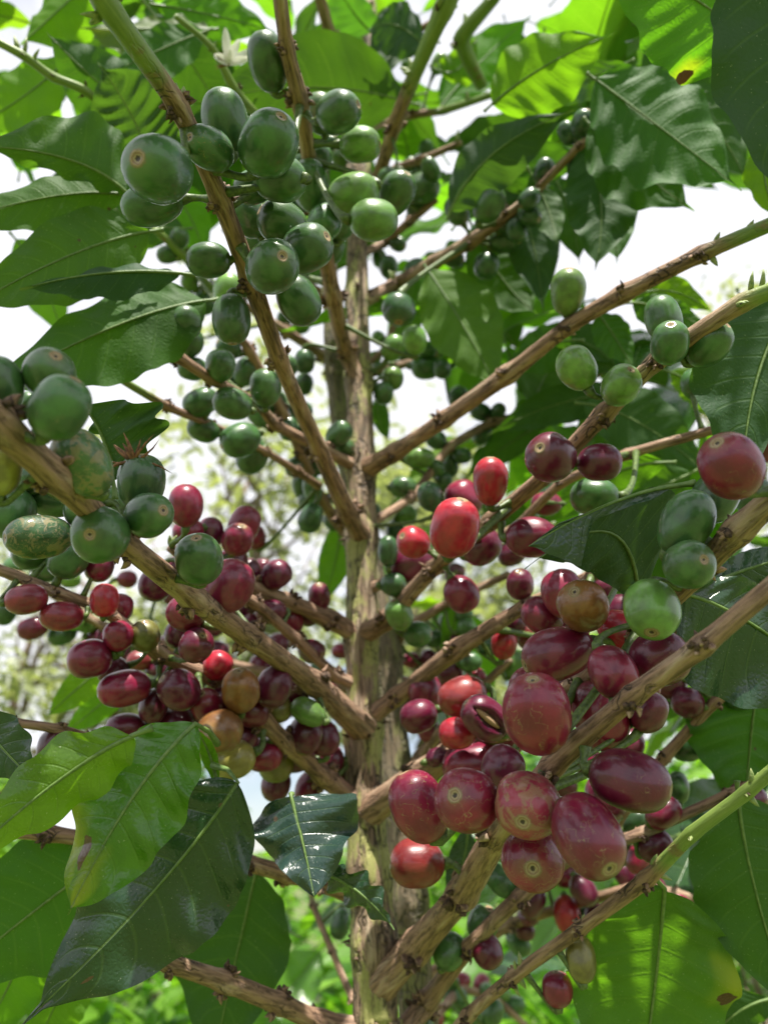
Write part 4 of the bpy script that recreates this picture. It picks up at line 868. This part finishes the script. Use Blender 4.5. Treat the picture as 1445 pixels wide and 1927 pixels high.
# crown leaves added out of frame, unseen, to shade the fruit from the sun
tgt = [(300,320,.2),(520,300,.25),(560,500,.27),(100,800,.18),(250,1000,.2),(420,760,.37),(300,1250,.32),(450,1300,.3),(1020,1350,.19),(1100,1500,.18),(880,1480,.21),(1220,1150,.22),(1150,860,.29),(1300,650,.27),
       (150,1560,.23),(250,1700,.25),(1210,1800,.26),(1380,1700,.28),(690,1650,.38),(690,800,.47),(800,1800,.34),(1250,1250,.19),(60,480,.3),(950,950,.3),(900,760,.4),(600,650,.35),(560,1560,.28),(1390,880,.2),(1390,200,.3),(1380,1280,.28),(500,1600,.33),(120,1120,.3),(700,1300,.4)]
k = 0; tries = 0
while k < SHADE_N and tries < 6000:
    tries += 1
    t0 = tgt[rng.randrange(len(tgt))]; q = P(*t0)+Vector((rng.gauss(0, .03), rng.gauss(0, .03), 0))
    c = q+SUN_DIR*rng.uniform(.16, 1.1)
    an = rng.uniform(0, 6.28); dv = Vector((math.cos(an), math.sin(an), rng.uniform(-.5, .1))).normalized(); ln = rng.uniform(.10, .16); wd = ln*.4
    nn = Vector((rng.gauss(0, .3), rng.gauss(0, .3), 1)).normalized(); b = c-dv*ln*.5; e = c+dv*ln*.55; sd = dv.cross(nn).normalized()*wd*.6
    vis = False
    for p in (b, e, c, c+sd, c-sd, b.lerp(c, .5)+sd*.8, b.lerp(c, .5)-sd*.8, e.lerp(c, .5)+sd*.8, e.lerp(c, .5)-sd*.8):
        x, y, d = cam_xyd(p)
        if d > 0.0 and -60 < x < 1505 and -60 < y < 1990: vis = True
        if (p-CAM).length < .05: vis = True
    if vis or shades(c, .055): continue
    put_leaf(free_leaf(b, dv, nn, ln, wd), b, 'A', CM, .4); k += 1
# ------------------------------------------------------------------ plants and trees further off
def mat_bg(name, c1, c2, tr, rough=.4):
    m, nt = newmat(name); g = G(nt); a = g.n('ShaderNodeAttribute', attribute_name='green').outputs['Fac']
    col = g.mix(a, c1, c2); tcol = g.mix(1, col, (2.4, 2.6, .8), 'MULTIPLY')
    pb = g.n('ShaderNodeBsdfPrincipled', {'Base Color': col, 'Roughness': rough}); t_ = g.n('ShaderNodeBsdfTranslucent', {'Color': tcol})
    ms = g.n('ShaderNodeMixShader', {0: tr}); nt.links.new(pb.outputs[0], ms.inputs[1]); nt.links.new(t_.outputs[0], ms.inputs[2]); g.out(ms.outputs[0]); return m
M_BUSH = mat_bg('bush_leaf', (.04, .12, .015), (.16, .30, .035), .42, .28); M_AIRY = mat_bg('airy_leaf', (.17, .19, .15), (.34, .36, .27), .28); M_BTR = mat_simple('far_bark', (.12, .08, .055), (.26, .20, .15), 30, .9, bumpd=.01)  # airy leaves: pale greys carry the distance fade in their colour
def crown(mb, c, rad, n, ln, flat=.5, hollow=.45, clump=0):
    cl = [Vector((rng.gauss(0, .5), rng.gauss(0, .5), rng.gauss(0, .5))) for _ in range(clump)]
    for i in range(n):
        while True:
            v = Vector((rng.uniform(-1, 1), rng.uniform(-1, 1), rng.uniform(-1, 1)))
            if hollow < v.length < 1: break
        if clump:
            cc = cl[rng.randrange(clump)]; v = cc*1.1+Vector((rng.gauss(0, .2), rng.gauss(0, .2), rng.gauss(0, .15)))
        p = c+Vector((v.x*rad[0], v.y*rad[1], v.z*rad[2])); an = rng.uniform(0, 6.28)
        d = Vector((math.cos(an), math.sin(an), rng.uniform(-.8, .3))).normalized(); nn = Vector((rng.gauss(0, .4), rng.gauss(0, .4), 1)).normalized(); s = d.cross(nn).normalized(); nn = s.cross(d)
        l = ln*rng.uniform(.6, 1.25); w_ = l*.2; g_ = min(1, max(0, rng.gauss(.5, .3)))
        vs = [p, p+d*l*.28+s*w_*.85+nn*w_*.3, p+d*l*.3, p+d*l*.28-s*w_*.85+nn*w_*.3, p+d*l*.66+s*w_*.75+nn*w_*.2-Vector((0, 0, l*.06)), p+d*l*.68-Vector((0, 0, l*.06)), p+d*l*.66-s*w_*.75+nn*w_*.2-Vector((0, 0, l*.06)), p+d*l-Vector((0, 0, l*.18))]
        mb.add(vs, [(0, 1, 2), (0, 2, 3), (1, 4, 5, 2), (2, 5, 6, 3), (4, 7, 5), (5, 7, 6)], 0, green=[g_]*8)
def plant(name, loc, label, cat, group, h, r0, crowns, n, ln, mat, limbs=7, clump=0, hollow=.3, lean=(0, 0)):
    loc = Vector(loc); t = empty(name, loc, label, cat, group); WLOC[t] = loc
    mb = MB(); top = loc+Vector((lean[0], lean[1], h)); tp = [loc-Vector((0, 0, .05)), loc.lerp(top, .3)+Vector((rng.gauss(0, h*.015), 0, 0)), loc.lerp(top, .65)+Vector((rng.gauss(0, h*.03), 0, 0)), top]
    tube(mb, tp, [r0, r0*.8, r0*.55, r0*.2], 12)
    for (c, rad) in crowns:
        cc = loc+Vector(c)
        for k in range(limbs):
            s = tp[1].lerp(tp[3], rng.uniform(0, .9)); e = cc+Vector((rng.gauss(0, rad[0]*.45), rng.gauss(0, rad[1]*.45), rng.gauss(0, rad[2]*.4))); m_ = s.lerp(e, .5)+Vector((0, 0, h*.03))
            tube(mb, [s, m_, e], [r0*.35, r0*.22, r0*.06], 6)
    mb.build('trunk', [M_BTR], t, loc)
    mb = MB()
    for (c, rad) in crowns: crown(mb, loc+Vector(c), rad, n, ln, hollow=hollow, clump=clump)
    mb.build('crown', [mat], t, loc, smooth=False)
    return t
def gx(px, y): return (px-722.5)/F*(y*math.cos(PITCH))          # rough world x for a picture column at distance y
bush = [(-.75,2.0,1.45),(.10,1.75,1.32),(.78,1.9,1.62),(.45,2.9,1.95),(-.30,2.8,1.50),(1.45,2.5,2.1),(-1.6,2.9,1.8),(2.3,3.4,2.6),(1.2,3.9,2.5),(-1.1,4.2,1.9),(.2,4.8,1.75),(2.4,5.2,2.0),(-2.8,5.0,2.1)]
desc = ['coffee bush in the sun at the lower left behind the trunk','sunlit coffee bush low behind the foot of the trunk','sunlit coffee bush low down at the right, behind the red cherries','second sunlit bush behind the trunk foot, to its right','bright bush just left of the trunk near the bottom edge','taller bush at the lower right behind the big spotted leaf','bush at the far left beyond the large underside leaves','bush near the right edge behind the dark leaves','bush in the second row right of the trunk','bush in the second row left of the trunk','farthest bush straight behind the trunk','farthest bush towards the right edge','farthest bush towards the left edge']
for i, (x, y, h) in enumerate(bush):
    plant('coffee_bush', (x, y, 0), desc[i], 'bush', 'sunlit coffee bushes behind', h*.9, .02, [((0, 0, h*.62), (.52, .5, h*.40))], 1000, .13, M_BUSH, limbs=8, hollow=.35)
plant('shade_tree', (-1.15, 6.2, 0), 'airy thin shade tree left of the trunk, blurred, with brownish stems', 'tree', 'airy shade trees in the distance', 5.2, .07, [((.0, 0, 4.2), (1.1, 1.1, 1.3)), ((-.5, 0, 2.9), (.9, .8, .7))], 1700, .16, M_AIRY, limbs=12, clump=26)
plant('shade_tree', (-3.3, 7.2, 0), 'pale airy shade tree far left beneath the red cherries', 'tree', 'airy shade trees in the distance', 4.4, .07, [((.2, 0, 3.5), (1.4, 1.2, 1.0)), ((1.0, 0, 2.6), (.9, .8, .6))], 1500, .16, M_AIRY, limbs=10, clump=24)
plant('shade_tree', (.35, 7.5, 0), 'light green shade tree right behind the trunk', 'tree', 'airy shade trees in the distance', 5.6, .08, [((0, 0, 4.8), (1.3, 1.1, 1.0)), ((.4, 0, 3.3), (1.0, 1, .8))], 2600, .17, M_AIRY, limbs=10, clump=26)
plant('shade_tree', (4.6, 7.5, 0), 'yellow green tree top showing at the right edge against white sky', 'tree', 'airy shade trees in the distance', 6.6, .10, [((0, 0, 6.2), (.9, .9, 1.5))], 2600, .17, M_AIRY, limbs=12, clump=30)
plant('shade_tree', (2.0, 9.0, 0), 'distant low tree behind the red cherry cluster', 'tree', 'airy shade trees in the distance', 4.0, .09, [((0, 0, 3.6), (1.7, 1.4, .9))], 3000, .18, M_AIRY, limbs=12, clump=30)
ds = sorted(((f['dist'], f['x'], f['y'], f['k']) for f in fruits), reverse=True)
print('FARSTALK', [(round(a, 3), b, c, k) for a, b, c, k in ds[:16]])
